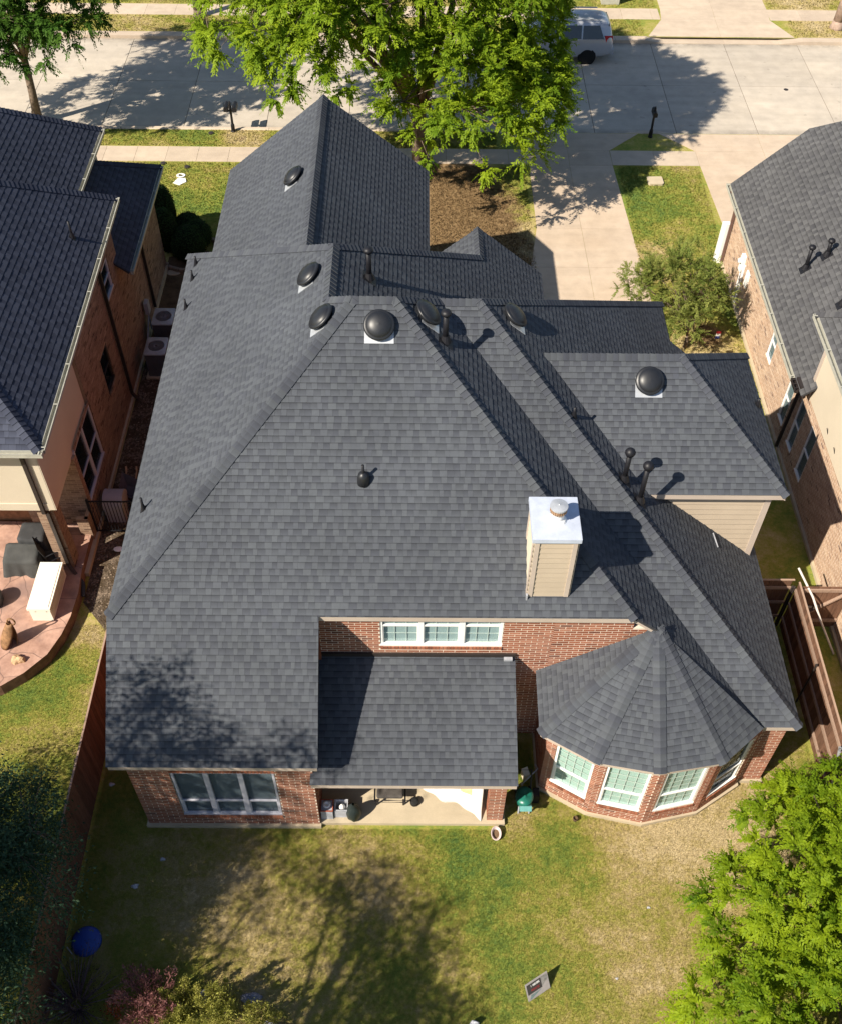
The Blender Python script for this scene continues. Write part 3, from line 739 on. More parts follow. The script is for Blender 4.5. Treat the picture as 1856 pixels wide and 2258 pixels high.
# porch column
for a, b in (((1.67, 9.95), (2.01, 9.95)), ((2.01, 9.95), (2.01, 10.29)), ((2.01, 10.29), (1.67, 10.29)), ((1.67, 10.29), (1.67, 9.95))): brick_wall(a, b, .10, 2.32, [], BRNG, BST, WALL)
W_MAIN = build('wall', WALL, MORT, HOUSE)
emit_bricks(BST, BRK, W_MAIN, 300)
hw = Geo()
hw.box(-5.84, -5.74, 9.96, 23.4, .1, 3.1); hw.box(-5.84, -5.74, 12.2, 23.4, 3.1, 5.1); hw.box(-5.84, 1.5, 23.3, 23.4, .1, 5.1); hw.box(-5.2, 0.05, 27.3, 27.4, .1, 5.2)
hw.box(-5.2, -5.1, 23.4, 27.3, .1, 5.15); hw.box(-.05, .05, 23.4, 27.3, .1, 5.15); hw.box(1.5, 3.3, 23.6, 23.7, .1, 4.4); hw.box(3.2, 3.3, 20.0, 23.6, .1, 4.4); hw.box(3.3, 6.7, 23.2, 23.3, .1, 3.8)
hw.box(6.6, 6.7, 21.7, 23.2, .1, 3.8); hw.box(6.7, 7.9, 21.6, 21.7, .1, 2.7); hw.box(5.3, 7.8, 19.3, 19.4, 2.9, 5.3); hw.box(-2.04, -1.94, 12.0, 12.1, 2.9, 5.0)
hw.add([(-5.2, 27.38, 5.2), (.05, 27.38, 5.2), (-2.6, 27.4, 7.5), (-5.2, 27.3, 5.2), (.05, 27.3, 5.2), (-2.6, 27.3, 7.5)], [[0, 2, 1], [3, 4, 5]])
build('wall', hw, PLAINBRK, HOUSE)
fd = Geo(); fd.box(-5.90, -2.02, 9.77, 12.0, -.15, .118); fd.box(-2.02, 2.05, 9.86, 12.2, -.15, .10)
fd.box(7.3, 8.05, 10.92, 21.7, -.15, .117); fd.box(-5.9, 7.3, 12.21, 23.4, -.15, .10)
m_ = len(bayp)-1; bo = [(2.83, 12.2), (2.83, 10.75), (3.90, 10.11), (5.12, 9.85), (6.41, 10.13), (7.48, 10.81), (7.48, 12.2)]
fd.add([(x, y, .118) for x, y in bo]+[(x, y, -.15) for x, y in bo], [list(range(7))]+[[i, i+7, (i+1) % 7+7, (i+1) % 7] for i in range(7)])
build('foundation', fd, SLABM, HOUSE)
# windows
window(HOUSE, (-5.85+.86, 9.84), (-5.85+3.00, 9.84), .57, 2.55, 3, .31, (0, 0, 0), GREYFR, GLASSD, BLINDU, fw=.05, mull=.105)
window(HOUSE, (-.69, 12.12), (1.84, 12.12), 3.87, 5.09, 3, .58, (3, 1, 2), WHITE, GLASSM, BLINDU, fw=.055, mull=.115)
for i in range(1, 5):
    u0, u1 = bwin[i]; a, b = bayp[i], bayp[i+1]; L = math.dist(a, b); d = ((b[0]-a[0])/L, (b[1]-a[1])/L); u0 += .01; u1 -= .01
    window(HOUSE, (a[0]+d[0]*u0, a[1]+d[1]*u0), (a[0]+d[0]*u1, a[1]+d[1]*u1), .62, 2.51, 1, .36, (4, 5, 2), WHITE, GLASSM if i < 4 else GLASSD, BLIND if i < 4 else BLINDD, fw=.05)  # shade on the last bay window is put into darker glass and blind colours
# upper bump: tan siding
sw = Geo(); siding(HOUSE, (5.2, 15.25), (7.89, 15.25), 3.0, 5.30, SIDING, .17, 'siding_plank', TRIM, .14, (False, True))
# chimney
g = Geo(); g.box(2.27, 3.03, 12.24, 13.13, 5.3, 7.38); CH = build('chimney', g, SIDING, HOUSE)
siding(CH, (2.25, 12.22), (3.05, 12.22), 5.56, 7.38, SIDING, .153, 'plank', TRIM, .085)
siding(CH, (2.25, 13.15), (2.25, 12.22), 5.56, 7.38, CREAM, .153, 'plank', TRIM, .085)
siding(CH, (3.05, 12.22), (3.05, 13.15), 5.56, 7.38, SIDING, .153, 'plank', TRIM, .085)
g = Geo(); cx, cy = 2.635, 12.69
g.box(2.19, 3.10, 12.15, 13.20, 7.385, 7.40); g.box(2.19, 3.10, 12.145, 12.152, 7.30, 7.40); g.box(2.182, 2.19, 12.15, 13.20, 7.30, 7.40); g.box(3.10, 3.108, 12.15, 13.20, 7.30, 7.40); g.box(2.19, 3.10, 13.20, 13.207, 7.30, 7.40)
g.add([(2.19, 12.15, 7.402), (3.10, 12.15, 7.402), (3.10, 13.20, 7.402), (2.19, 13.20, 7.402), (cx, cy, 7.425)], [[0, 1, 4], [1, 2, 4], [2, 3, 4], [3, 0, 4]]); build('chimney_cap', g, CAPM, CH)
g = Geo(); g.lathe((2.67, 12.63, 7.41), [(.19, 0), (.16, .05), (.125, .08), (.122, .22)], 24); build('flue_collar', g, WHITE, CH, smooth=False)
g = Geo(); g.lathe((2.67, 12.63, 7.41), [(.12, .08), (.12, .24), (.150, .245), (.150, .36)], 24); build('flue_pipe', g, GALV, CH)
g = Geo(); g.lathe((2.67, 12.63, 7.41), [(.153, .27), (.153, .37)], 24)
for k in range(24):
    an = 2*math.pi*k/24; g.bar((2.67+.157*math.cos(an), 12.63+.157*math.sin(an), 7.66), (2.67+.157*math.cos(an), 12.63+.157*math.sin(an), 7.79), .008, .008, (1, 0, 0))
build('flue_screen', g, RUST, CH)
g = Geo(); g.lathe((2.67, 12.63, 7.41), [(.168, .375), (.170, .40), (.168, .41), (.08, .432), (.02, .442), (.001, .455)], 28); build('flue_cap', g, GALV, CH)
g = Geo(); g.obox((2.23, 12.17, 5.55), (.015, 0, 0), (0, .03, 0), (0, 0, .10)); build('chimney_flashing', g, LEAD, CH)
# fittings on the roof
for c, n in (((-2.25, 18.48, WCz(-2.25)), nW), ((-1.84, 16.63, WCz(-1.84)), nW), ((-.72, 16.28, SAz(16.28)), nS), ((.19, 16.78, EAz(.19)), nE), ((2.07, 17.80, EBz(2.07)), nE), ((5.05, 16.87, SFz(16.87)), nS), ((-3.14, 24.24, WDz(-3.14)), nW)):
    roof_vent(HOUSE, c, n)
vent_pipe(HOUSE, (-1.02, 18.76, ECz(-1.02)), nE, .74, .058, 'mushroom'); vent_pipe(HOUSE, (.60, 16.40, EAz(.60)), nE, .72, .058, 'mushroom')
vent_pipe(HOUSE, (4.44, 14.94, EBz(4.44)), nE, .80, .055, 'ball'); vent_pipe(HOUSE, (4.77, 14.59, EBz(4.77)), nE, 1.05, .055, 'ball')
mp_ = vent_pipe(HOUSE, (-1.01, 13.93, SAz(13.93)), nS, .46, .028, None, True)
g = Geo(); g.lathe((-1.01, 13.93, SAz(13.93)), [(.13, -.05), (.12, .12), (.10, .20), (.05, .24), (.03, .25)], 16); build('pipe_boot', g, BLACKM, mp_, smooth=True)
for y, h in ((22.99, .25), (22.35, .28), (21.17, .28)): vent_pipe(HOUSE, (-5.82, y, WCz(-5.82)), nW, h, .026, None)
vent_pipe(HOUSE, (-5.71, 14.37, WCz(-5.71)), nW, .36, .028, None)
vent_pipe(HOUSE, (3.35, 15.89, EBz(3.35)), nE, .27, .028, None); vent_pipe(HOUSE, (7.94, 17.66, EFz(7.94)), nE, .22, .03, None)
g = Geo(); g.bar((6.81, 15.12, EBz(6.81)+.03), (6.86, 14.74, EBz(6.86)+.03), .022, .02); build('strap', g, LEAD, HOUSE)
g = Geo(); g.obox((2.0, 12.0, 3.55), (.09, 0, 0), (0, .035, 0), (0, 0, .03)); build('flood_light', g, LEAD, HOUSE)
g = Geo(); g.box(-2.0, 2.16, 12.06, 12.105, 3.46, 3.62); build('wall_flashing', g, DARKTRIM, HOUSE)
# ------------------------------------------------------------------ neighbour on the left
NL = thing('house', 'left neighbour house with a dark blue-grey shingle roof, cream siding and brown brick', 'house', (-11, 21, 0))
LZ = lambda x: 5.42+M*(-8.45-x)
L2Z = lambda x: 5.5+M*(-9.65-x)
L3Z = lambda x: 3.75+M*(-8.3-x)
LSz = lambda y: 5.42+M*(y-16.23)
lf = {'E': [pX(LZ, (-8.40, 16.23), (-8.53, 26.08), (-13.4, 21.2))],
      'S': [[(-8.40, 16.23, 5.38), (-13.4, 21.2, 9.63), (-18.4, 16.23, 5.38)]],
      'E2': [pX(L2Z, (-9.66, 24.0), (-9.66, 29.73), (-13.5, 25.9), (-13.5, 24.0))],
      'E3': [pX(L3Z, (-8.28, 24.93), (-8.30, 30.54), (-9.85, 28.6), (-9.85, 24.93))],
      'N3': [[(-8.30, 30.54, 3.75), (-9.85, 30.54, 3.75), (-9.85, 28.6, 5.07)]]}
lh = [[(-8.53, 26.08, 5.48), (-13.4, 21.2, 9.63), (-18.4, 26.1, 5.4)], [(-9.66, 29.73, 5.5), (-13.5, 25.9, 8.77), (-18, 29.73, 5.5)]]
RL = build('roof', deck([p for f in lf.values() for p in f]+lh), MATS["roof_underlay"], NL)
st = []
for k, f in lf.items(): shingle_plane(f, rng, st, e=.15, wscale=1.25)
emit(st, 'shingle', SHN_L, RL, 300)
rc = []
ridge_caps((-8.53, 26.08, 5.48), (-13.4, 21.2, 9.63), nE, nN, rng, rc, w=.16); ridge_caps((-8.40, 16.23, 5.38), (-13.4, 21.2, 9.63), nS, nE, rng, rc, w=.15)
ridge_caps((-9.66, 29.73, 5.5), (-13.5, 25.9, 8.77), nE, nN, rng, rc, w=.16); ridge_caps((-8.30, 30.54, 3.75), (-9.85, 28.6, 5.07), nE, nN, rng, rc, w=.14)
emit(rc, 'ridge_cap', SHN_L, RL, 120)
gutter(RL, (-8.40, 16.25, 5.40), (-8.53, 26.05, 5.50)); gutter(RL, (-14, 16.23, 5.40), (-8.32, 16.23, 5.40), out=(0, -1, 0), w=.13)
gutter(RL, (-9.66, 24.2, 5.50), (-9.66, 29.7, 5.52)); gutter(RL, (-8.28, 24.95, 3.76), (-8.30, 30.5, 3.77))
wl = Geo(); bl = []
brick_wall((-8.69, 18.3), (-8.69, 25.35), .15, 5.25, [(.2, 2.0, 1.05, 2.97), (3.55, 4.35, 1.80, 3.05), (5.35, 6.2, 3.6, 4.62), (0, 1.95, 2.86, 5.3)], BRNG, bl, wl)
brick_wall((-8.69, 25.35), (-8.69, 30.25), .15, 3.6, [], BRNG, bl, wl)
brick_wall((-10.4, 18.3), (-8.69, 18.3), .15, 2.9, [], BRNG, bl, wl)
brick_wall((-9.95, 24.5), (-9.95, 29.5), 3.6, 5.4, [(.0, 3.6, 3.6, 5.4)], BRNG, bl, wl)
for a, b in (((-9.35, 16.80), (-8.93, 16.80)), ((-8.93, 16.80), (-8.93, 17.2)), ((-8.93, 17.2), (-9.35, 17.2)), ((-9.35, 17.2), (-9.35, 16.80))): brick_wall(a, b, .2, 2.92, [], BRNG, bl, wl)
for a, b in (((-9.0, 17.9), (-8.69, 17.9)), ((-8.69, 17.9), (-8.69, 18.3))): brick_wall(a, b, .15, 1.0, [], BRNG, bl, wl)
soldier((-8.69, 18.5), (-8.69, 20.3), 3.04, .10, BRNG, bl, .01); soldier((-8.69, 18.5), (-8.69, 20.3), .98, .10, BRNG, bl, .03)
soldier((-8.69, 21.85), (-8.69, 22.65), 1.75, .10, BRNG, bl, .03)
W_L = build('wall', wl, MORT_L, NL); emit_bricks(bl, BRK_L, W_L, 0)
s = Geo(); s.box(-14, -8.80, 16.68, 20.15, 2.88, 5.25); s.box(-14, -8.8, 20.15, 25.2, .1, 5.25); s.box(-14, -9.0, 18.42, 20.15, .1, 2.88); s.box(-14, -8.8, 25.35, 30.2, .1, 3.55); s.box(-14, -10.06, 25.3, 29.5, 3.55, 5.4)
build('wall', s, PLAINBRK_L, NL)
for bx_ in ((-14, -8.76, 16.64, 16.67, 2.88, 5.28), (-8.79, -8.755, 16.672, 20.18, 2.88, 5.30), (-9.98, -9.94, 28.0, 29.5, 4.0, 5.4)):
    s = Geo(); s.box(*bx_); build('siding_panel', s, CREAM, NL)
s = Geo(); s.box(-8.90, -8.752, 16.615, 16.65, 2.88, 5.28); s.box(-8.76, -8.735, 16.615, 16.76, 2.88, 5.28); s.box(-14, -8.9, 16.615, 16.64, 2.86, 3.10); s.box(-14, -8.76, 16.66, 18.4, 2.84, 2.88); s.box(-14, -8.5, 16.36, 16.62, 5.22, 5.26)
build('corner_trim', s, CREAM, NL)
window(NL, (-8.69, 18.5), (-8.69, 20.28), 1.07, 2.95, 2, .45, (0, 0, 0), GREYFR, GLASSD, BLINDD, recess=.05, fw=.045, mull=.07)
window(NL, (-8.69, 21.87), (-8.69, 22.63), 1.82, 3.03, 1, .5, (0, 0, 0), DARKTRIM, GLASSD, BLINDD); window(NL, (-8.69, 23.67), (-8.69, 24.48), 3.62, 4.6, 1, .5, (0, 0, 0), GREYFR, GLASSD, BLINDD)
downspout(NL, [(-8.45, 23.4, 5.35), (-8.62, 23.42, 5.1), (-8.62, 23.46, .35), (-8.45, 23.4, .12)]); downspout(NL, [(-8.33, 27.6, 3.68), (-8.62, 27.66, 3.4), (-8.62, 27.68, .3)])
downspout(NL, [(-9.06, 16.45, 5.35), (-9.06, 16.58, 5.15), (-9.06, 16.58, 2.8), (-9.06, 16.74, 2.7), (-9.06, 16.74, .55), (-8.85, 16.55, .30), (-8.66, 16.35, .22), (-8.6, 16.0, .12)], DARKTRIM, .09)
s = Geo(); s.box(-9.0, -8.62, 16.75, 30.3, -.1, .15); build('foundation', s, SLABM, NL)
vent_pipe(NL, (-9.08, 23.46, LZ(-9.08)), nE, .5, .03, None)
s = Geo(); s.box(-8.62, -8.5, 26.5, 26.75, .9, 1.35); s.tube([(-8.56, 26.6, .9), (-8.55, 26.55, .3), (-8.3, 26.5, .2)], .025, 6); s.tube([(-8.56, 26.7, .9), (-8.5, 25.6, .45), (-8.35, 25.3, .2)], .022, 6); build('service_box', s, LEAD, NL)

# ------------------------------------------------------------------ neighbour on the right
NR = thing('house', 'right neighbour house with a light grey shingle roof, tan brick and a cream upper wall', 'house', (14, 20, 0))
RZ = lambda x: 3.0+M*(x-10.42)
R2Z = lambda x: 5.1+M*(x-10.45)
rf = {'W1': [pX(RZ, (10.42, 20.75), (15.5, 20.75), (15.5, 28.8), (12.61, 31.25), (10.42, 30.95))],
      'W2': [pX(R2Z, (10.45, 8.0), (15.5, 8.0), (15.5, 16.4), (10.45, 21.63))]}
RRF = build('roof', deck([p for f in rf.values() for p in f]+[[(10.45, 21.63, 5.1), (15.5, 16.4, 9.4), (20, 21.63, 5.1)], [(12.61, 31.25, 4.86), (15.5, 28.8, 7.3), (18, 31.25, 4.86)]]), MATS["roof_underlay"], NR)
st = []
for k, f in rf.items(): shingle_plane(f, rng, st, e=.15, wscale=1.15)
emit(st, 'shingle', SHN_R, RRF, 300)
rc = []; ridge_caps((10.45, 21.63, 5.1), (15.5, 16.4, 9.4), nW, nN, rng, rc); emit(rc, 'ridge_cap', SHN_R, RRF, 60)
gutter(RRF, (10.42, 21.45, 3.02), (10.42, 30.95, 3.04), out=(-1, 0, 0), w=.11); gutter(RRF, (10.45, 8.0, 5.12), (10.45, 21.6, 5.12), out=(-1, 0, 0), w=.11)
gutter(RRF, (10.42, 20.95, 3.03), (10.42, 21.44, 3.03), DARKTRIM, (-1, 0, 0), .11)
s = Geo(); s.box(10.44, 10.54, 20.97, 21.4, 3.02, 3.10); build('gutter_guard', s, DARKTRIM, RRF)
fascia(RRF, (10.42, 30.96, 3.0), (12.61, 31.26, 4.86)); fascia(RRF, (12.61, 31.26, 4.86), (15.5, 28.82, 7.3))
wr = Geo(); br = []
YW = 30.8
wins = [(24.15, 24.65, 1.10, 2.27), (21.97, 22.47, .64, 2.25), (20.87, 21.37, .64, 2.32), (19.75, 20.27, .62, 2.36)]
brick_wall((10.8, YW), (10.8, 9.0), .12, 2.72, [(YW-b, YW-a, c, d) for a, b, c, d in wins], BRNG, br, wr)
for a, b, c, d in wins: soldier((10.8, b), (10.8, a), c-.06, .10, BRNG, br, .03); soldier((10.8, b), (10.8, a), d+.06, .10, BRNG, br, .004)
W_R = build('wall', wr, MORT, NR); emit_bricks(br, BRK_R, W_R, 0)
for a, b, c, d in wins: window(NR, (10.8, b), (10.8, a), c, d, 1, .5, (0, 0, 0), WHITE, GLASSD, BLIND, recess=.04, fw=.03)
s = Geo(); s.box(10.92, 19, 9.0, 30.7, .05, 2.72); s.box(10.85, 19, 8.5, 21.08, 2.72, 5.0); s.box(10.92, 19, 21.1, 30.7, 2.72, 2.9); build('wall', s, PLAINBRK_R, NR)
s = Geo(); s.box(10.78, 10.84, 8.5, 21.0, 2.72, 5.02); build('siding_panel', s, CREAM, NR)
s = Geo(); s.box(10.755, 10.86, 20.98, 21.12, 2.72, 5.02); build('corner_trim', s, TRIM, NR)
s = Geo(); s.box(10.46, 10.8, 21.2, 30.8, 2.80, 2.83); s.box(10.47, 10.78, 8.5, 21.5, 4.98, 5.0); build('soffit', s, SOFFIT, NR)
s = Geo(); s.box(10.72, 11.0, 9.0, 30.75, -.1, .115); build('foundation', s, SLABM, NR)
downspout(NR, [(10.38, 30.55, 2.95), (10.72, 30.6, 2.75), (10.72, 30.62, .15)], plain("brown_downspout", (.14, .085, .07), .5)); downspout(NR, [(10.36, 21.0, 2.92), (10.70, 21.5, 2.6), (10.70, 21.62, .15)])
s = Geo(); s.box(10.60, 10.74, 30.72, 30.80, 0, 1.6); s.box(10.5, 10.74, 30.80, 30.9, 0, 1.6); build('door_casing', s, WHITE, NR)
s = Geo(); s.box(10.68, 10.79, 28.5, 28.75, 1.25, 1.85); s.lathe((10.68, 28.62, 1.65), [(.09, 0), (.09, .06), (.07, .1)], 14, (-1, 0, 0)); s.tube([(10.76, 28.62, 1.25), (10.76, 28.6, .05)], .03, 8); s.tube([(10.76, 28.4, 1.6), (10.76, 28.38, .05)], .045, 8); build('meter_box', s, WHITE, NR)
s = Geo(); s.box(10.74, 10.79, 27.75, 28.05, 1.15, 1.7); build('meter_box', s, WHITE, NR)
for c, h in (((11.37, 25.29), .74), ((11.88, 25.34), .5), ((11.80, 23.2), .6)): vent_pipe(NR, (*c, RZ(c[0])), nW, h, .055, 'mushroom')
for y in (19.3, 18.6):
    s = Geo(); s.bar((10.78, y, 3.0), (10.72, y+.05, 3.18), .015, .015); build('siding_hook', s, BLACKP, NR)

# ------------------------------------------------------------------ ground, road, walks
def struct(name, g, mat): return build(name, g, mat, None, kind='structure')
def slabs(name, base_polys, pieces, mat, top, thick=.06, gap=.010):
    """a paved area: a joint bed with each slab a piece of its own"""
    g = Geo()
    for p in base_polys: g.add([(x, y, top-.014) for x, y in p], [list(range(len(p)))])
    o = struct(name, g, JOINT); rg = random.Random(len(pieces))
    for p in pieces:
        c = np.mean(np.array(p), axis=0); q = []
        for x, y in p:
            d = np.array([x, y])-c; q.append((x-math.copysign(gap/2, d[0]), y-math.copysign(gap/2, d[1])))
        n = len(q); dz = rg.uniform(-.0015, .0015); s = Geo()
        s.add([(x, y, top+dz) for x, y in q]+[(x, y, top-thick) for x, y in q], [list(range(n))]+[[i+n, (i+1) % n+n, (i+1) % n, i] for i in range(n)], rg.uniform(.95, 1.05))
        build('slab', s, mat, o)
    return o
def rect(x0, x1, y0, y1): return [(x0, y0), (x1, y0), (x1, y1), (x0, y1)]
g = Geo(); g.add([(-70, -25, 0), (70, -25, 0), (70, 39.36, 0), (-70, 39.36, 0)], [[0, 1, 2, 3]]); g.add([(-70, 47.75, 0), (70, 47.75, 0), (70, 130, 0), (-70, 130, 0)], [[0, 1, 2, 3]])
g.add([(-70, -25, -.6), (70, -25, -.6), (70, 130, -.6), (-70, 130, -.6)], [[0, 1, 2, 3]])
struct('lawn', g, LAWN)
xs = [7.25+3.356*k for k in range(-9, 7)]
slabs('road', [rect(-70, 70, 39.3, 47.8)], [rect(a, b, y0, y1) for a, b in zip(xs[:-1], xs[1:]) for y0, y1 in ((39.5, 43.5), (43.5, 47.36))]+[rect(-70, xs[0], 39.5, 47.36), rect(xs[-1], 70, 39.5, 47.36)], ROADM, -.11, gap=.022)
def kerb(name, segs, y0, y1, flip):
    g = Geo(); g.add([(-70, y0, -.2), (70, y0, -.2), (70, y1, -.2), (-70, y1, -.2)], [[0, 1, 2, 3]]); o = struct(name, g, JOINT)
    for (a, b, za, zb) in segs:
        s = Geo(); f, k = (y0, y1) if not flip else (y1, y0)   # f: road side
        s.add([(a, f, -.15), (b, f, -.15), (b, f, zb-.02), (a, f, za-.02), (a, f+(k-f)*.25, za), (b, f+(k-f)*.25, zb), (b, k, zb), (a, k, za), (a, k, -.15), (b, k, -.15)],
              [[0, 1, 2, 3] if not flip else [3, 2, 1, 0], [3, 2, 5, 4] if not flip else [4, 5, 2, 3], [4, 5, 6, 7] if not flip else [7, 6, 5, 4], [7, 6, 9, 8], [0, 3, 4, 7, 8], [1, 9, 6, 5, 2]], random.Random(a).uniform(.96, 1.04))
        build('kerbstone', s, WALKM, o)
xk = [-30+3*k for k in range(12)]
nseg = [(a+.006, a+2.994, .035, .035) for a in xk[:11]]+[(3.0, 4.2, .035, -.085), (4.206, 6.0, -.085, -.085), (6.006, 8.4, -.085, -.085), (8.406, 9.2, -.085, .035), (9.206, 9.75, .035, .035), (9.756, 10.5, .035, -.085), (10.506, 13, -.085, -.085), (13.006, 16.3, -.085, -.085), (16.306, 17.2, -.085, .035)]+[(17.206+3*k, 20.2+3*k, .035, .035) for k in range(3)]
kerb('kerb', nseg, 39.33, 39.52, False)
fseg = [(a+.006, a+2.994, .035, .035) for a in [-30+3*k for k in range(13)]]+[(9.006, 10.4, .035, .035), (10.406, 11.2, .035, -.085), (11.206, 14, -.085, -.085), (14.006, 16.5, -.085, -.085), (16.506, 17.6, -.085, .035)]+[(17.606+3*k, 20.6+3*k, .035, .035) for k in range(3)]
kerb('kerb', fseg, 47.34, 47.80, True)
jx = [-12.29-1.222*k for k in range(10, 0, -1)]+[-12.29+1.222*k for k in range(14)]
sw = [rect(a, b, 36.97, 38.05) for a, b in zip(jx[:-1], jx[1:])]
slabs('pavement', [rect(jx[0], 4.36, 36.97, 38.05)], sw+[rect(jx[-1], 4.36, 36.97, 38.05)], WALKM, .012)
slabs('pavement', [rect(7.66, 11.08, 36.97, 38.03)], [rect(7.66, 9.37, 36.97, 38.03), rect(9.37, 11.08, 36.97, 38.03)], WALKM, .013)
dr = [[(4.02, 30.40), (6.05, 30.40), (6.02, 32.72), (4.38, 32.72)], [(4.38, 32.72), (6.02, 32.72), (5.97, 36.95), (4.38, 36.95)], [(4.37, 36.95), (5.97, 36.95), (5.98, 38.03), (4.36, 38.03)],
      [(4.36, 38.03), (5.98, 38.03), (5.99, 39.33), (3.3, 39.33)], [(6.05, 30.40), (7.93, 30.40), (7.83, 32.72), (6.02, 32.72)], [(6.02, 32.72), (7.83, 32.72), (7.66, 36.95), (5.97, 36.95)],
      [(5.97, 36.95), (7.66, 36.95), (7.65, 38.03), (5.98, 38.03)], [(5.98, 38.03), (7.65, 38.03), (8.97, 39.33), (5.99, 39.33)], [(3.6, 24.0), (6.09, 24.0), (6.05, 30.40), (4.02, 30.40)], [(6.09, 24.0), (8.15, 24.0), (7.93, 30.40), (6.05, 30.40)]]
slabs('driveway', dr, dr, DRIVEM, .010)
dn = [[(11.32, 31.3), (13.8, 31.3), (13.8, 36.97), (11.09, 36.97)], [(13.8, 31.3), (17, 31.3), (17, 36.97), (13.8, 36.97)], rect(11.08, 13.8, 36.97, 38.03), rect(13.8, 17, 36.97, 38.03), [(11.08, 38.03), (13.8, 38.03), (13.8, 39.33), (9.82, 39.33)], [(13.8, 38.03), (17, 38.03), (18.2, 39.33), (13.8, 39.33)]]
slabs('driveway', dn, dn, DRIVEM, .010)
fs_ = [rect(a, b, 49.5, 50.62) for a, b in zip([-24+1.4*k for k in range(25)], [-24+1.4*(k+1) for k in range(25)])]
slabs('pavement', [rect(-24, 11.3, 49.5, 50.62)], fs_+[rect(11.0, 11.38, 49.5, 50.62)], WALKM, .010)
fr_ = [rect(16.55+1.5*k, 18.05+1.5*k, 49.5, 50.62) for k in range(6)]
slabs('pavement', [rect(16.55, 25.5, 49.5, 50.62)], fr_, WALKM, .010)
fd_ = [rect(11.5, 14.0, 50.62, 58), rect(14.0, 16.6, 50.62, 58), [(11.4, 49.5), (13.95, 49.5), (14.0, 50.62), (11.5, 50.62)], [(13.95, 49.5), (16.52, 49.5), (16.6, 50.62), (14.0, 50.62)], [(10.56, 47.8), (13.9, 47.8), (13.95, 49.5), (11.4, 49.5)], [(13.9, 47.8), (17.29, 47.8), (16.52, 49.5), (13.95, 49.5)]]
slabs('driveway', fd_, fd_, WALKM, .012)
# side yards, beds, neighbour's raised terrace
def sheet(name, pts, z, mat, kind='structure'):
    g = Geo(); g.add([(x, y, z) for x, y in pts], [list(range(len(pts)))]); return build(name, g, mat, None, kind=kind)
m, b = newmat("dark_gravel"); p = b.pos(); vo = b.n("TexVoronoi"); b.l(p, vo.inputs['Vector']); vo.inputs['Scale'].default_value = 22.0
big = b.noise(p, 2.2, 4.0, 0.65)
c = b.mix(b.mapr(vo.outputs['Color'], 0.2, 0.9, 0, 1), (0.045, 0.034, 0.024), (0.22, 0.17, 0.125)); c = b.mix(b.mapr(big, 0.42, 0.58, 0, 1), c, (0.06, 0.042, 0.025))  # dark gravel cells with darker brown blotches
b.out(c, 0.9, 0.2, b.bump(vo.outputs['Distance'], 0.9, 0.02)); GRAVEL = m
sheet('gravel_path', [(-8.62, 15.9), (-7.85, 15.0), (-7.3, 15.55), (-7.2, 22), (-6.6, 26.5), (-8.6, 26.5)], .006, GRAVEL)
sheet('soil', [(-8.7, 26.5), (-6.5, 26.5), (-6.4, 30.2), (-7.4, 31.2), (-8.7, 30.8)], .005, SOIL)
gp = random.Random(11); pk = Geo()
for i in range(900):
    x, y = gp.uniform(-8.55, -7.25), gp.uniform(15.6, 26.3)
    if x > -7.85 and y < 15.9: continue
    r = gp.uniform(.012, .035); pk.lathe((x, y, 0), [(r, 0), (r*.95, r*.35), (r*.5, r*.6), (.001, r*.65)], 6, tone=gp.uniform(.6, 1.2))
build('gravel', pk, plain("pebbles", (0.20, 0.155, 0.115), 0.9, 0.2, 0.5, 25.0, 60.0), None, kind='stuff', label='loose pale pebbles on the dark side path by the left neighbour', cat='gravel')
m, b = newmat("stamped_concrete"); p = b.pos()
nz = b.noise(p, 1.2, 3.0); sx = b.n("VectorMath", operation='MULTIPLY_ADD'); nn = b.n("TexNoise"); b.l(p, nn.inputs['Vector']); nn.inputs['Scale'].default_value = 1.1
b.l(nn.outputs['Color'], sx.inputs[0]); sx.inputs[1].default_value = (.6, .6, 0); b.l(p, sx.inputs[2])
vo = b.n("TexVoronoi", feature='DISTANCE_TO_EDGE'); b.l(sx.outputs[0], vo.inputs['Vector']); vo.inputs['Scale'].default_value = 1.0
vc = b.n("TexVoronoi"); b.l(sx.outputs[0], vc.inputs['Vector']); vc.inputs['Scale'].default_value = 1.0
ln = b.mapr(vo.outputs['Distance'], 0.0, 0.012, 0.0, 1.0)
c = b.mix(b.mapr(b.noise(p, 2.4, 5.0, .65), 0.32, 0.68, 0, 1), (0.27, 0.155, 0.115), (0.50, 0.31, 0.235)); c = b.mix(b.mapr(b.noise(p, .9, 4.0), .52, .68, 0, .8), c, (0.20, 0.13, 0.115))
c = b.mix(ln, (0.13, 0.085, 0.07), c)
b.out(c, 0.75, 0.3, b.bump(b.math('ADD', ln, b.mapr(b.noise(p, 14.0, 4.0), .3, .7, 0, .4)), 0.5, 0.01)); STAMP = m
edge = [(-14, 12.0), (-11.2, 12.55), (-9.97, 13.17), (-9.50, 13.54), (-9.05, 14.08), (-8.83, 14.67), (-8.72, 15.22), (-8.68, 15.96), (-8.74, 16.70)]
g = Geo(); P = [(-14, 18.4)]+edge+[(-8.74, 18.3)]
n = len(P); g.add([(x, y, .35) for x, y in P], [list(range(n))])
struct('terrace', g, STAMP)
g = Geo(); ed = edge+[(-8.74, 18.3)]; n = len(ed)
fine = []
for i in range(n-1):
    for k in range(4): t = k/4; fine.append((ed[i][0]*(1-t)+ed[i+1][0]*t, ed[i][1]*(1-t)+ed[i+1][1]*t))
fine.append(ed[-1]); n = len(fine)
g.add([(x, y, .352) for x, y in fine]+[(x+.02, y-.02, -.05) for x, y in fine], [[i+1, i, i+n, i+1+n] for i in range(n-1)])
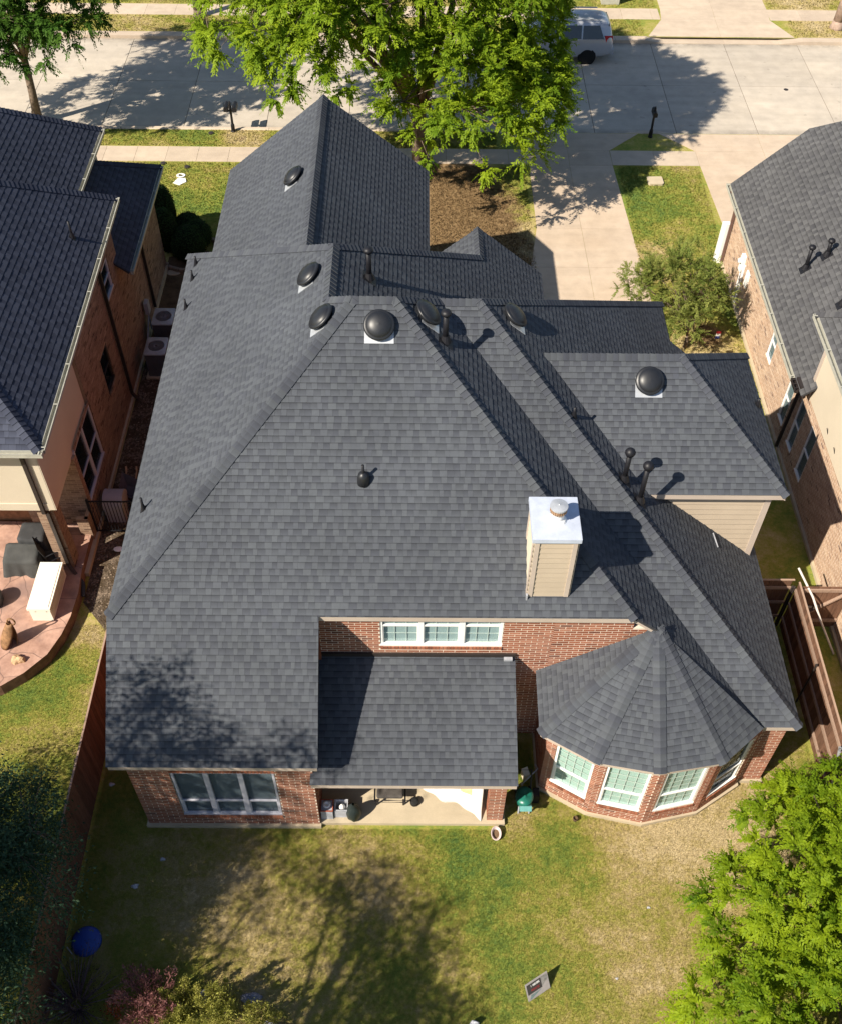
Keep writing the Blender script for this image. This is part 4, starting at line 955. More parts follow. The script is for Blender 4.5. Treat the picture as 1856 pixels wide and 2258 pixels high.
struct('terrace_edge', g, plain("terrace_edge", (0.20, 0.11, 0.075), 0.85, 0.2, 0.3, 5.0, 50.0, bump=.4))
g = Geo(); g.box(-2.02, 2.06, 9.855, 12.1, -.1, .104); struct('porch_floor', g, SLABM)

# ------------------------------------------------------------------ fences
frg = random.Random(5)
def fence(name, label, P0, P1, side, zt=1.8, rails=(.35, .95, 1.55), topboard=True, post_step=2.4, bw=.14, steel=True, phase=0):
    """boards along P0->P1, rails and posts on the given side (+1 = left of the direction)"""
    P0 = np.array([*P0, 0.0]); P1 = np.array([*P1, 0.0]); d = P1-P0; L = np.linalg.norm(d); d = d/L; n = np.array([-d[1], d[0], 0])*side
    t = thing(name, label, 'fence', tuple((P0+P1)/2)); k = int(L/bw)
    for i in range(k):
        g = Geo(); h = zt+frg.uniform(-.015, .015); c = P0+d*(i+.5)*bw+np.array([0, 0, h/2-.02])-n*frg.uniform(0, .006)
        tl = frg.uniform(-.004, .004); g.obox(c, d*(bw/2-.003)+n*tl, n*.009, (0, 0, h/2+.02), frg.uniform(.72, 1.2)); build('board', g, FENCE, t)
    for z in rails:
        for j in range(max(1, int(L/post_step+.5))):
            a = P0+d*L*j/max(1, int(L/post_step+.5)); b_ = P0+d*L*(j+1)/max(1, int(L/post_step+.5))
            g = Geo(); g.bar(a+n*.032+np.array([0, 0, z]), b_+n*.032+np.array([0, 0, z]), .04, .085, tone=frg.uniform(.85, 1.15)); build('rail', g, FENCER, t)
    for j in range(int(L/post_step+.5)+1):
        a = P0+d*min(L-.03, max(.03, L*j/max(1, int(L/post_step+.5))))+n*.085; g = Geo(); g.tube([a, a+np.array([0, 0, zt-.15])], .024, 10); g.lathe(a+np.array([0, 0, zt-.15]), [(.034, 0), (.034, .02), (.02, .05), (.001, .055)], 10)
        build('post', g, DARKTRIM if steel else FENCER, t)
    if topboard:
        g = Geo(); g.bar(P0+np.array([0, 0, zt+.035]), P1+np.array([0, 0, zt+.035]), .04, .03, tone=1.25); build('top_rail', g, FENCER, t)
    return t
fence('wooden_fence', 'long brown board fence between the back yard and the left neighbour lawn', (-7.22, 3.0), (-7.19, 15.6), 1)
fence('wooden_fence', 'long brown board fence with three rails along the right side of the yard', (9.46, 15.35), (9.45, 4.0), -1)
fence('wooden_fence', 'short dark board fence joining the house to the right side fence', (8.05, 15.42), (9.36, 15.42), -1, topboard=True)
gt = thing('wooden_gate', 'brown wooden gate with a diagonal brace against the tan brick house', 'gate', (10.1, 15.2, 0))
for i in range(9):
    g = Geo(); g.box(9.52+i*.14, 9.655+i*.14, 15.24, 15.262, .08, 1.78, frg.uniform(.8, 1.3)); build('board', g, FENCE, gt)
for z in (1.62, .35):
    g = Geo(); g.box(9.52, 10.78, 15.195, 15.237, z, z+.10, 1.1); build('rail', g, FENCER, gt)
g = Geo(); g.bar((9.62, 15.21, .42), (10.7, 15.21, 1.60), .04, .09, (0, 1, 0), 1.1); build('brace', g, FENCER, gt)
g = Geo(); g.box(9.78, 9.95, 15.17, 15.194, 1.0, 1.06); g.box(10.0, 10.1, 15.17, 15.194, .95, 1.1); build('latch', g, GALV, gt)
g = Geo(); g.tube([(9.47, 15.68, 1.98), (9.78, 15.05, 1.62), (9.97, 14.62, 1.25), (10.62, 14.45, .03)], .028, 8); one('pole', g, plain("weathered_pole", (.55, .5, .46), .6), 'pale weathered pole leaning over the wooden gate on the right', 'pole')
g = Geo(); g.bar((9.40, 10.35, .30), (9.36, 10.95, 1.72), .05, .05, (1, 0, 0)); one('metal_bracket', g, GALV, 'bare metal brace bar leaning on the sunlit part of the right fence', 'brace')
ig = thing('iron_gate', 'black iron bar gate across the side path beside the left neighbour house', 'gate', (-8.1, 18.2, 0))
for z in (.15, 1.36):
    g = Geo(); g.box(-8.69, -7.45, 18.18, 18.21, z, z+.035); build('rail', g, BLACKP, ig)
for i in range(14):
    g = Geo(); g.box(-8.60+i*.088, -8.585+i*.088, 18.187, 18.203, .12, 1.40); build('bar', g, BLACKP, ig)
for x in (-8.68, -7.44):
    g = Geo(); g.box(x-.03, x+.03, 18.165, 18.225, 0, 1.45); build('post', g, BLACKP, ig)
# ------------------------------------------------------------------ objects
def rot2(x, y, a): return (x*math.cos(a)-y*math.sin(a), x*math.sin(a)+y*math.cos(a))
# minivan: cross-sections along its length, nose to the left (-X), tail on the right
CARP = plain("silver_car_paint", (0.44, 0.46, 0.50), 0.25, 0.6, 0.03, 1.0, 30.0, metal=0.3)
CARG = plain("car_glass", (0.012, 0.015, 0.02), 0.05, 0.8, 0.05, 1.0, 20.0)
TYRE = plain("tyre_rubber", (0.018, 0.018, 0.018), 0.85, 0.2, 0.2, 20.0, 80.0)
RIMM = plain("alloy_rim", (0.62, 0.62, 0.64), 0.3, 0.6, 0.05, 5.0, 30.0, metal=0.6)
TAIL = plain("tail_lamp", (0.42, 0.015, 0.02), 0.15, 0.6, 0.1, 3.0, 30.0)
car = thing('minivan', 'silver minivan parked at the far kerb half hidden behind the big tree', 'minivan', (6.05, 46.3, -.11))
cz0 = -.11; cy = 46.30
def csec(x, zb, zs, zr, wb, ws, wr):
    """half section of the body: sill, waist, roof edge, roof"""
    return [(x, .0, zb), (x, wb*.92, zb), (x, wb, zb+.12), (x, wb*1.015, (zb+zs)/2+.05), (x, ws, zs), (x, ws-.03, zs+.04), (x, wr, zr-.10), (x, wr-.10, zr-.02), (x, wr*.5, zr+.012), (x, 0, zr+.018)]
st_ = [(3.62, .34, .62, .66, .66, .64, .62), (3.70, .26, .74, .80, .82, .78, .72), (4.10, .22, .88, .96, .94, .88, .80), (4.75, .22, .98, 1.05, .97, .93, .82), (5.0, .22, 1.02, 1.18, .97, .93, .78),
       (5.55, .22, 1.04, 1.60, .98, .94, .72), (6.0, .22, 1.05, 1.72, .98, .95, .72), (7.0, .22, 1.07, 1.76, .98, .95, .73), (7.9, .24, 1.10, 1.74, .97, .94, .72), (8.28, .30, 1.14, 1.68, .94, .90, .69), (8.44, .34, 1.10, 1.50, .91, .87, .72), (8.53, .36, .98, 1.06, .88, .85, .82), (8.56, .40, .72, .80, .86, .84, .80)]
g = Geo(); secs = []
for s_ in st_:
    hs = csec(*s_); full = hs+[(x, -y, z) for x, y, z in hs[-2:0:-1]]; secs.append([(x, cy+y, cz0+z) for x, y, z in full])
n = len(secs[0])
g.add([p for s_ in secs for p in s_], [[i*n+k, i*n+(k+1) % n, (i+1)*n+(k+1) % n, (i+1)*n+k] for i in range(len(secs)-1) for k in range(n)]+[list(range(n)), [(len(secs)-1)*n+k for k in range(n)][::-1]])
body = build('body', g, CARP, car, smooth=True)
md = body.modifiers.new('sub', 'SUBSURF'); md.levels = 1; md.render_levels = 1
def cpt(x, y, z): return (x, cy+y, cz0+z)
for sgn in (-1, 1):
    for (xa, xb, ta, tb) in ((5.35, 6.15, .55, 0), (6.22, 7.12, 0, 0), (7.19, 8.12, 0, .22)):
        g = Geo(); o = .012
        q = [cpt(xa, sgn*(.935+o), 1.10), cpt(xb, sgn*(.94+o), 1.12), cpt(xb-tb, sgn*(.745+o), 1.62), cpt(xa+ta, sgn*(.745+o), 1.60)]
        q2 = [(x, y-sgn*.02, z) for x, y, z in q]; g.add(q+q2, [[0, 1, 2, 3], [4, 7, 6, 5]]+[[i, i+4, (i+1) % 4+4, (i+1) % 4] for i in range(4)]); build('side_window', g, CARG, car)
g = Geo(); q = [cpt(8.50, -.74, 1.12), cpt(8.50, .74, 1.12), cpt(8.335, .62, 1.60), cpt(8.335, -.62, 1.60)]; g.add(q+[(x-.05, y, z-.01) for x, y, z in q], [[0, 1, 2, 3]]+[[i, i+4, (i+1) % 4+4, (i+1) % 4] for i in range(4)]); build('rear_window', g, CARG, car)
g = Geo(); q = [cpt(4.86, -.78, 1.10), cpt(4.86, .78, 1.10), cpt(5.56, .66, 1.61), cpt(5.56, -.66, 1.61)]; g.add(q+[(x+.04, y, z-.05) for x, y, z in q], [[0, 3, 2, 1]]+[[i, i+4, (i+1) % 4+4, (i+1) % 4] for i in range(4)]); build('windscreen', g, CARG, car)
for sgn in (-1, 1):
    g = Geo(); q = [cpt(8.24, sgn*.925, .92), cpt(8.545, sgn*.80, .90), cpt(8.51, sgn*.80, 1.20), cpt(8.16, sgn*.93, 1.24)]; g.add(q+[(x-.03, y-sgn*.05, z) for x, y, z in q], [[0, 1, 2, 3], [4, 7, 6, 5]]+[[i, i+4, (i+1) % 4+4, (i+1) % 4] for i in range(4)]); build('tail_lamp', g, TAIL, car)
    g = Geo(); g.bar(cpt(5.9, sgn*.60, 1.80), cpt(7.9, sgn*.60, 1.80), .04, .04); build('roof_rail', g, CARP, car)
    g = Geo(); g.obox(cpt(3.75, sgn*.62, .70), (.10, 0, 0), (0, .16, 0), (0, 0, .08)); build('headlight', g, GLASSM, car)
g = Geo(); g.bar(cpt(8.56, -.86, .52), cpt(8.56, .86, .52), .14, .22); build('bumper', g, CARP, car)
for wx in (4.55, 7.45):
    for sgn in (-1, 1):
        ax = (0, sgn, 0); c = np.array(cpt(wx, sgn*.80, .335))
        g = Geo(); g.lathe(c, [(.22, .0), (.31, .0), (.335, .04), (.335, .16), (.31, .195), (.235, .195)], 28, ax); w = build('wheel', g, TYRE, car, smooth=True)
        g = Geo(); g.lathe(c, [(.235, .15), (.225, .19), (.20, .17), (.05, .15), (.001, .15)], 24, ax)
        for k in range(9):
            an = 2*math.pi*k/9; e = np.array([math.cos(an), 0, math.sin(an)]); g.bar(c+np.array([0, sgn*.18, 0])+e*.03, c+np.array([0, sgn*.185, 0])+e*.215, .035, .02, (0, 1, 0))
        build('rim', g, RIMM, w)
        g = Geo(); g.lathe(c, [(.365, .10), (.40, .10), (.40, .17), (.365, .175)], 28, ax); build('wheel_arch', g, TYRE, w)
# mailboxes
def mailbox(x, y, label, offs):
    t = thing('mailbox', label, 'mailbox', (x, y, 0), 'black post mailboxes along the near kerb')
    g = Geo(); g.lathe((x, y, 0), [(.10, 0), (.10, .04), (.08, .06), (.075, .30), (.05, .36), (.045, 1.0), (.04, 1.20), (.05, 1.22), (.02, 1.30), (.001, 1.34)], 10); build('post', g, BLACKP, t)
    for dx in offs:
        prof = [(-.085, 0), (.085, 0), (.085, .12)]+[(.085*math.cos(a), .12+.085*math.sin(a)) for a in (.4, .8, 1.2, 1.57, 1.94, 2.34, 2.74)]+[(-.085, .12)]
        m_ = len(prof); g = Geo(); ya, yb = y-.16, y+.34
        g.add([(x+dx+px, ya, .92+pz) for px, pz in prof]+[(x+dx+px, yb, .92+pz) for px, pz in prof], [list(range(m_)), [m_+i for i in range(m_)][::-1]]+[[i, i+m_, (i+1) % m_+m_, (i+1) % m_] for i in range(m_)]); bx_ = build('box', g, BLACKP, t)
        g = Geo(); g.box(x+dx-.10, x+dx-.09, y+.05, y+.09, 1.02, 1.22); build('flag', g, BLACKP, bx_)
        g = Geo(); g.bar((x, y, .90), (x+dx, y, .90), .05, .05) if abs(dx) > .02 else g.box(x-.04, x+.04, y-.1, y+.1, .88, .92); build('arm', g, BLACKP, t)
mailbox(-7.42, 39.22, 'black double mailbox on one post by the kerb, left of the big tree', (-.17, .17))
mailbox(9.43, 39.10, 'black single mailbox on a post at the tip of the small triangular lawn', (.02,))
# air conditioners
def ac(x, y, label):
    t = thing('air_conditioner', label, 'air conditioner', (x, y, .05), 'outdoor air conditioner units on the side path')
    g = Geo(); g.box(x-.40, x+.40, y-.47, y+.47, 0, .06); build('pad', g, SLABM, t)
    g = Geo(); g.box(x-.31, x+.31, y-.38, y+.38, .06, .93)
    for k in range(16): g.box(x-.318, x+.318, y-.388, y+.388, .12+k*.05, .135+k*.05)
    build('casing', g, plain("ac_casing", (.085, .09, .10), .6) if "ac_casing" not in MATS else MATS["ac_casing"], t)
    lid = Geo(); k_ = 40; o_ = [(.33*c_, .41*s_) for c_, s_ in [(max(-1, min(1, 1.35*math.cos(2*math.pi*i/k_))), max(-1, min(1, 1.35*math.sin(2*math.pi*i/k_)))) for i in range(k_)]]
    i_ = [(.255*math.cos(2*math.pi*i/k_), .255*math.sin(2*math.pi*i/k_)) for i in range(k_)]
    lid.add([(x+a, y+b_, .97) for a, b_ in o_]+[(x+a, y+b_, .985) for a, b_ in i_]+[(x+a, y+b_, .93) for a, b_ in o_]+[(x+a, y+b_, .95) for a, b_ in i_], [[i, (i+1) % k_, (i+1) % k_+k_, i+k_] for i in range(k_)]+[[i+2*k_, (i+1) % k_+2*k_, (i+1) % k_, i] for i in range(k_)]+[[i+k_, (i+1) % k_+k_, (i+1) % k_+3*k_, i+3*k_] for i in range(k_)])
    build('lid', lid, GALV, t)
    g = Geo()
    for r in (.05, .10, .15, .20, .245): g.lathe((x, y, .975), [(r-.004, 0), (r, .006), (r+.004, 0)], 28)
    for k in range(24):
        an = 2*math.pi*k/24; g.bar((x+.04*math.cos(an), y+.04*math.sin(an), .982), (x+.255*math.cos(an), y+.255*math.sin(an), .982), .006, .006)
    build('grille', g, LEAD, t)
    g = Geo()
    for k in range(4):
        an = math.pi/2*k+.4; g.obox((x+.12*math.cos(an), y+.12*math.sin(an), .90), (.10*math.cos(an), .10*math.sin(an), 0), (-.07*math.sin(an), .07*math.cos(an), .02), (0, 0, .004))
    g.lathe((x, y, .86), [(.07, 0), (.07, .06)], 12); build('fan', g, GALV, t)
ac(-8.02, 26.36, 'outdoor air conditioner unit farther along the dark side path, next to the two service boxes')
ac(-8.02, 24.93, 'outdoor air conditioner unit on the dark side path, closer to the iron gate')
# neighbour's terrace
DB = plain("deck_box_plastic", (0.80, 0.77, 0.66), .5, .35, .03, 2.0, 30.0)
t = thing('storage_box', 'long cream plastic storage box on the rounded stone terrace', 'storage box', (-9.36, 15.78, .35))
g = Geo(); g.box(-9.62, -9.10, 15.08, 16.50, .36, .82); build('body', g, DB, t)
g = Geo(); g.box(-9.65, -9.07, 15.05, 16.53, .82, .90); g.box(-9.60, -9.12, 15.10, 16.48, .90, .915); build('lid', g, DB, t)
g = Geo(); g.box(-9.094, -9.085, 15.18, 16.40, .45, .74); build('side_panel', g, plain("deck_box_panel", (.62, .58, .47), .6), t)
for x in (-9.5, -9.22):
    g = Geo(); g.box(x-.03, x+.03, 15.068, 15.079, .74, .80); build('latch', g, DB, t)
def cloth(x0, x1, y0, y1, z0, z1, seed, flare=.06, sag=.0, slope=0.0, nx=22, nz=14, rot=0.0):
    """a fitted cover hanging in folds over a box-like thing"""
    rg = random.Random(seed); g = Geo(); cx_, cy_ = (x0+x1)/2, (y0+y1)/2; hx, hy = (x1-x0)/2, (y1-y0)/2; N = 64; rows = []
    ph = [rg.uniform(0, 6.28) for _ in range(6)]
    for j in range(nz+1):
        t_ = j/nz; row = []
        for k in range(N):
            an = 2*math.pi*k/N; c_, s_ = math.cos(an), math.sin(an)
            sq = min(1/max(abs(c_), 1e-6), 1/max(abs(s_), 1e-6)); sq = min(sq, 1.30)
            if t_ < .35: rr = t_/.35*.98; z = z1+sag*(1-rr)*math.sin(an*2+ph[0])-.015*rr**4
            else: u = (t_-.35)/.65; rr = .98+.02+flare*u*(1+.9*math.sin(5*an+ph[1])+.7*math.sin(11*an+ph[2]))*.8; z = z1-.02-(z1-z0)*u
            dx, dy = c_*sq*rr*hx, s_*sq*rr*hy
            row.append((cx_+dx*math.cos(rot)-dy*math.sin(rot), cy_+dx*math.sin(rot)+dy*math.cos(rot), z+slope*dy*(1 if t_ < .4 else max(0, 1-(t_-.4)*1.7))+.012*math.sin(9*dx+ph[3])*math.sin(8*dy+ph[4])))
        rows.append(row)
    g.add([p for r_ in rows for p in r_], [[j*N+k, (j+1)*N+k, (j+1)*N+(k+1) % N, j*N+(k+1) % N] for j in range(nz) for k in range(N)]); return g
GRC = plain("grey_cover_cloth", (0.062, 0.063, 0.061), .85, .2, .15, 5.0, 90.0)
GRC2 = plain("dark_cover_cloth", (0.042, 0.043, 0.045), .8, .25, .15, 5.0, 90.0)
one('covered_grill', cloth(-10.30, -9.62, 17.0, 17.62, .50, 1.22, 3, .13), GRC2, 'square grey covered grill under the cream overhang of the left neighbour', 'grill', smooth=True)
one('covered_table', cloth(-10.62, -9.74, 16.50, 17.05, .37, 1.0, 4, .17, slope=.25), GRC, 'larger grey covered table with pleated cloth beside the brick column', 'table', smooth=True)
SLING = plain("sling_fabric", (0.20, 0.13, 0.085), .8, .2, .2, 8.0, 90.0)
def chair(x, y, rot, label, mat, h=.95, z=.35):
    t = thing('patio_chair', label, 'chair', (x, y, z)); 
    def q(a, b_, c_): r_ = rot2(a, b_, rot); return (x+r_[0], y+r_[1], z+c_)
    for s_ in (-.26, .26):
        g = Geo(); g.tube([q(s_, .30, 0), q(s_, .26, .42), q(s_, -.20, .40), q(s_, -.33, h)], .014, 8); build('frame', g, BLACKP, t)
        g = Geo(); g.tube([q(s_, -.30, 0), q(s_, -.20, .40)], .014, 8); build('leg', g, BLACKP, t)
        g = Geo(); g.tube([q(s_, .28, .42), q(s_, .25, .62), q(s_, -.05, .64), q(s_, -.26, .62)], .016, 8); build('armrest', g, BLACKP, t)
    g = Geo(); P = [q(-.25, .26, .43), q(.25, .26, .43), q(.25, -.02, .38), q(-.25, -.02, .38), q(-.25, -.2, .42), q(.25, -.2, .42), q(.25, -.34, h), q(-.25, -.34, h)]
    g.add(P+[(a, b_, c_-.012) for a, b_, c_ in P], [[0, 1, 2, 3], [3, 2, 5, 4], [4, 5, 6, 7], [8, 11, 10, 9], [11, 12, 13, 10], [12, 15, 14, 13], [0, 8, 9, 1], [6, 14, 15, 7]]); build('sling', g, mat, t); return t
chair(-9.45, 16.98, R(-60), 'dark sling patio chair wedged between the covered table and the brick column', GRC2)
# curled weathered metal ornament
t = thing('garden_ornament', 'curled rusty metal ornament with a loop handle standing on the stone terrace', 'ornament', (-10.05, 14.35, .35))
g = Geo(); N = 18; P = []
for j in range(9):
    u = j/8; r_ = .20*(1-.62*u)*(1+.35*math.sin(3.1*u)); zc = .35+.75*u
    for k in range(N):
        an = 2*math.pi*k/N*.78+1.5*u; P.append((-10.06+.18*u+r_*math.cos(an), 14.36+.14*u+r_*math.sin(an)*.9, zc))
g.add(P, [[j*N+k, j*N+k+1, (j+1)*N+k+1, (j+1)*N+k] for j in range(8) for k in range(N-1)]); ob = build('bowl', g, plain("rusted_sheet", (.23, .125, .06), .7, .3, .4, 9.0, 60.0), t, smooth=True); sm_ = ob.modifiers.new('sol', 'SOLIDIFY'); sm_.thickness = .012
g = Geo(); g.tube([(-9.83+.09*math.cos(a), 14.52, 1.12+.13*math.sin(a)) for a in [i*.45 for i in range(15)]], .02, 8); build('handle', g, MATS["rusted_sheet"], t, smooth=True)
def rock(x, y, z, sx, sy, sz, seed, mat, label, cat='rock', name='rock'):
    rg = random.Random(seed); g = Geo(); N, Mh = 14, 7; P = []
    for j in range(Mh+1):
        ph = math.pi/2*j/Mh
        for k in range(N):
            an = 2*math.pi*k/N; w = 1+.16*math.sin(3*an+seed)+.1*math.sin(5*an+2*seed+ph*3)+rg.uniform(-.05, .05)
            P.append((x+sx*w*math.cos(an)*math.cos(ph)**.6, y+sy*w*math.sin(an)*math.cos(ph)**.6, z+sz*math.sin(ph)*(1+.1*math.sin(2*an+seed))))
    g.add(P, [[j*N+k, j*N+(k+1) % N, (j+1)*N+(k+1) % N, (j+1)*N+k] for j in range(Mh) for k in range(N)]); return one(name, g, mat, label, cat)
TANROCK = plain("tan_stone", (0.50, 0.33, 0.19), .9, .2, .2, 5.0, 50.0, bump=.5)
rock(-9.72, 13.90, .35, .17, .12, .16, 2, TANROCK, 'rounded tan stone near the curved edge of the stone terrace')
g = Geo(); g.lathe((-10.75, 15.62, .35), [(.22, 0), (.26, .1), (.27, .35), (.24, .42), (.20, .42), (.18, .36)], 20); one('planter', g, BLACKM, 'round black planter cut off by the left edge on the stone terrace', 'planter', smooth=True)
g = Geo(); g.lathe((-8.02, 17.66, .02), [(.14, 0), (.14, .02), (.11, .035), (.001, .04)], 20, sy=.62); one('valve_cover', g, WHITE, 'small white oval cover on the dark gravel side path', 'cover')
g = Geo(); g.lathe((-8.40, 29.90, .0), [(.24, 0), (.24, .03), (.2, .045), (.001, .05)], 24, sy=.7); one('drain_cover', g, WALKM if False else SLABM, 'pale round drain lid in the dark bed beside the left neighbour wall', 'drain cover')
# things behind the iron gate
GP = plain("grey_plastic", (0.36, 0.34, 0.37), .6, .3, .08, 4.0, 40.0)
t = thing('storage_bin', 'grey rounded plastic storage bin behind the black iron gate', 'bin', (-8.2, 18.9, 0))
def arch(x0, x1, y0, y1, z0, zs, bul, n_=10):
    g = Geo(); pr_ = [(y0, z0)]+[(y0+(y1-y0)*(.5-.5*math.cos(math.pi*i/n_)), zs+bul*math.sin(math.pi*i/n_)) for i in range(n_+1)]+[(y1, z0)]; m_ = len(pr_)
    g.add([(x0, a, b_) for a, b_ in pr_]+[(x1, a, b_) for a, b_ in pr_], [list(range(m_)), [m_+i for i in range(m_)][::-1]]+[[i, i+m_, (i+1) % m_+m_, (i+1) % m_] for i in range(m_)]); return g
build('body', arch(-8.48, -7.98, 18.62, 19.22, 0, .55, .02), GP, t); build('lid', arch(-8.50, -7.96, 18.60, 19.24, .56, .60, .32), GP, t)
t = thing('wheelbarrow', 'dark wheelbarrow tipped against the side path wall behind the grey bin', 'wheelbarrow', (-8.0, 19.5, 0))
g = Geo(); P = [(-8.25, 19.25, .45), (-7.72, 19.05, .5), (-7.60, 19.45, .82), (-8.15, 19.75, .86)]; Q = [(-8.1, 19.4, .28), (-7.85, 19.3, .30), (-7.8, 19.5, .46), (-8.05, 19.6, .48)]
g.add(P+Q, [[4, 5, 6, 7], [0, 1, 5, 4], [1, 2, 6, 5], [2, 3, 7, 6], [3, 0, 4, 7]]); build('tray', g, plain("dark_tray", (.10, .10, .12), .5), t)
for s_ in (0, .3):
    g = Geo(); g.bar((-8.3+s_, 20.45, .12), (-8.1+s_*.8, 19.3, .30), .04, .04); g.bar((-8.34+s_, 20.62, .12), (-8.3+s_, 20.45, .12), .05, .05); build('handle', g, TANROCK, t)
g = Geo(); g.lathe((-7.85, 19.10, .2), [(.10, -.04), (.2, -.04), (.2, .04), (.10, .04)], 16, (1, 0, 0)); build('wheel', g, TYRE, t)
# front lawn bits
g = Geo(); c8 = [(8.87, 36.07), (9.42, 36.09), (9.45, 36.0), (9.46, 35.62), (9.40, 35.57), (8.92, 35.57), (8.86, 35.64)]; n = len(c8); g.add([(x, y, .085) for x, y in c8]+[(x, y, 0) for x, y in c8], [list(range(n))[::-1]]+[[i, (i+1) % n, (i+1) % n+n, i+n] for i in range(n)]); one('meter_lid', g, SLABM, 'pale concrete meter lid in the lawn strip between the two driveways', 'lid')
g = Geo(); g.lathe((-9.05, 35.93, .02), [(.17, 0), (.17, .03), (.10, .035), (.10, .0)], 18, sy=.8); one('ring_cover', g, WHITE, 'white ring shaped cover on the front lawn beside a white plate', 'cover')
g = Geo(); g.add([(-9.28, 35.42, .03), (-9.0, 35.30, .03), (-8.78, 35.5, .04), (-8.85, 35.74, .05), (-9.15, 35.72, .04), (-9.28, 35.42, 0), (-9.0, 35.30, 0), (-8.78, 35.5, 0), (-8.85, 35.74, 0), (-9.15, 35.72, 0)], [[0, 1, 2, 3, 4]]+[[i, i+5, (i+1) % 5+5, (i+1) % 5] for i in range(5)]); one('cover_plate', g, WHITE, 'flat white cover plate on the front lawn near the dark bushes', 'cover')
for i, (x, y, lb) in enumerate(((-8.90, 36.55, 'dark lid with a tuft of grass on the front lawn near the pavement'), (-9.87, 36.80, 'small black lid at the edge of the left lawn by the pavement'), (-8.30, 39.05, 'small dark cap in the grass verge near the double mailbox'))):
    g = Geo(); g.lathe((x, y, 0), [(.11, 0), (.11, .04), (.06, .06), (.001, .06)], 14); one('irrigation_box', g, DARKTRIM, lb, 'lid')
g = Geo(); g.lathe((15.91, 43.25, -.109), [(.10, 0), (.10, .006), (.001, .008)], 16); one('manhole', g, DARKTRIM, 'small dark valve cap in the sunny road on the right', 'valve cap')
t = thing('utility_box', 'pale grey utility box on the far lawn behind the minivan', 'utility box', (9.2, 51.4, 0))
g = Geo(); g.box(8.75, 9.6, 51.0, 51.75, 0, .75); build('body', g, GUTTER, t); g = Geo(); g.box(8.72, 9.63, 50.97, 51.78, .75, .83); build('lid', g, GUTTER, t)
t = thing('flag', 'small red white and blue garden flag on the grass behind the right roof', 'flag', (9.7, 26.3, 0))
g = Geo(); g.tube([(9.7, 26.3, 0), (9.7, 26.3, .62)], .008, 6); build('pole', g, BLACKP, t)
for k, mt in enumerate((plain("flag_red", (.5, .03, .04), .8), WHITE, plain("flag_blue", (.04, .06, .25), .8))):
    g = Geo(); g.obox((9.76, 26.29, .55-.1*k), (.075, 0, 0), (0, .004, 0), (0, 0, .049)); build('stripe', g, mt, t)
# porch things
TUB = plain("grey_tub", (.42, .43, .47), .6, .3, .08, 5.0, 40.0)
t = thing('planter_tub', 'grey square tub with a terracotta lined top in the left porch corner', 'tub', (-1.88, 10.08, .1))
g = Geo(); g.box(-2.02, -1.76, 9.95, 10.22, .105, .50); build('body', g, TUB, t)
g = Geo(); g.box(-2.03, -1.75, 9.94, 9.96, .50, .53); g.box(-2.03, -1.75, 10.21, 10.23, .50, .53); g.box(-2.03, -2.01, 9.96, 10.21, .50, .53); g.box(-1.77, -1.75, 9.96, 10.21, .50, .53); build('rim', g, plain("terracotta", (.36, .10, .06), .8), t)
g = Geo(); g.lathe((-1.89, 10.09, .5), [(.07, 0), (.09, .06), (.06, .075), (.001, .05)], 16); build('bowl', g, WHITE, t)
t = thing('plastic_tub', 'open light grey plastic tub holding a white jug on the porch', 'tub', (-1.58, 10.12, .1))
g = Geo()
for a in ((-1.73, -1.71, 9.99, 10.26), (-1.45, -1.43, 9.99, 10.26), (-1.71, -1.45, 9.99, 10.01), (-1.71, -1.45, 10.24, 10.26)): g.box(*a, .105, .46)
g.box(-1.71, -1.45, 10.01, 10.24, .11, .14); build('body', g, TUB, t)
g = Geo(); g.lathe((-1.56, 10.12, .2), [(.07, 0), (.075, .16), (.05, .22), (.03, .26), (.001, .27)], 14); one('jug', g, WHITE, 'white jug inside the open grey tub on the porch', 'jug', smooth=True)
g = Geo(); P = []; N = 20
for j in range(11):
    u = j/10; r_ = [.13, .155, .165, .168, .165, .155, .14, .115, .08, .05, .03][j]
    for k in range(N):
        an = 2*math.pi*k/N; w = 1+.06*math.sin(4*an+5*u)+.05*math.sin(7*an-3*u); P.append((-1.30+r_*w*math.cos(an), 10.02+r_*w*math.sin(an), .105+.62*u))
g.add(P, [[j*N+k, j*N+(k+1) % N, (j+1)*N+(k+1) % N, (j+1)*N+k] for j in range(10) for k in range(N)]); one('bag', g, plain("dark_bag", (.018, .026, .026), .5, .4, .2, 6.0, 40.0), 'dark full sack standing at the porch edge beside the grey tubs', 'sack', smooth=True)
t = thing('lounge_chair', 'dark cushioned patio lounger under the porch roof', 'lounger', (-.45, 10.8, .1))
CUSH = plain("brown_cushion", (.085, .075, .068), .85, .15, .2, 6.0, 60.0)
g = Geo(); g.box(-.80, -.20, 10.30, 11.5, .38, .50); o_ = build('cushion', g, CUSH, t); bv = o_.modifiers.new('b', 'BEVEL'); bv.width = .05; bv.segments = 3
g = Geo(); g.obox((-.50, 11.62, .72), (.30, 0, 0), (0, .05, .03), (0, -.12, .26)); o_ = build('backrest', g, CUSH, t); bv = o_.modifiers.new('b', 'BEVEL'); bv.width = .04; bv.segments = 3
g = Geo(); g.tube([(-.84, 11.5, .36), (-.84, 10.24, .36), (-.16, 10.24, .36), (-.16, 11.5, .36)], .022, 8); build('frame', g, BLACKP, t)
for x, y in ((-.80, 10.3), (-.2, 10.3), (-.8, 11.5), (-.2, 11.5)):
    g = Geo(); g.tube([(x, y, .105), (x, y, .36)], .02, 8); build('leg', g, BLACKP, t)
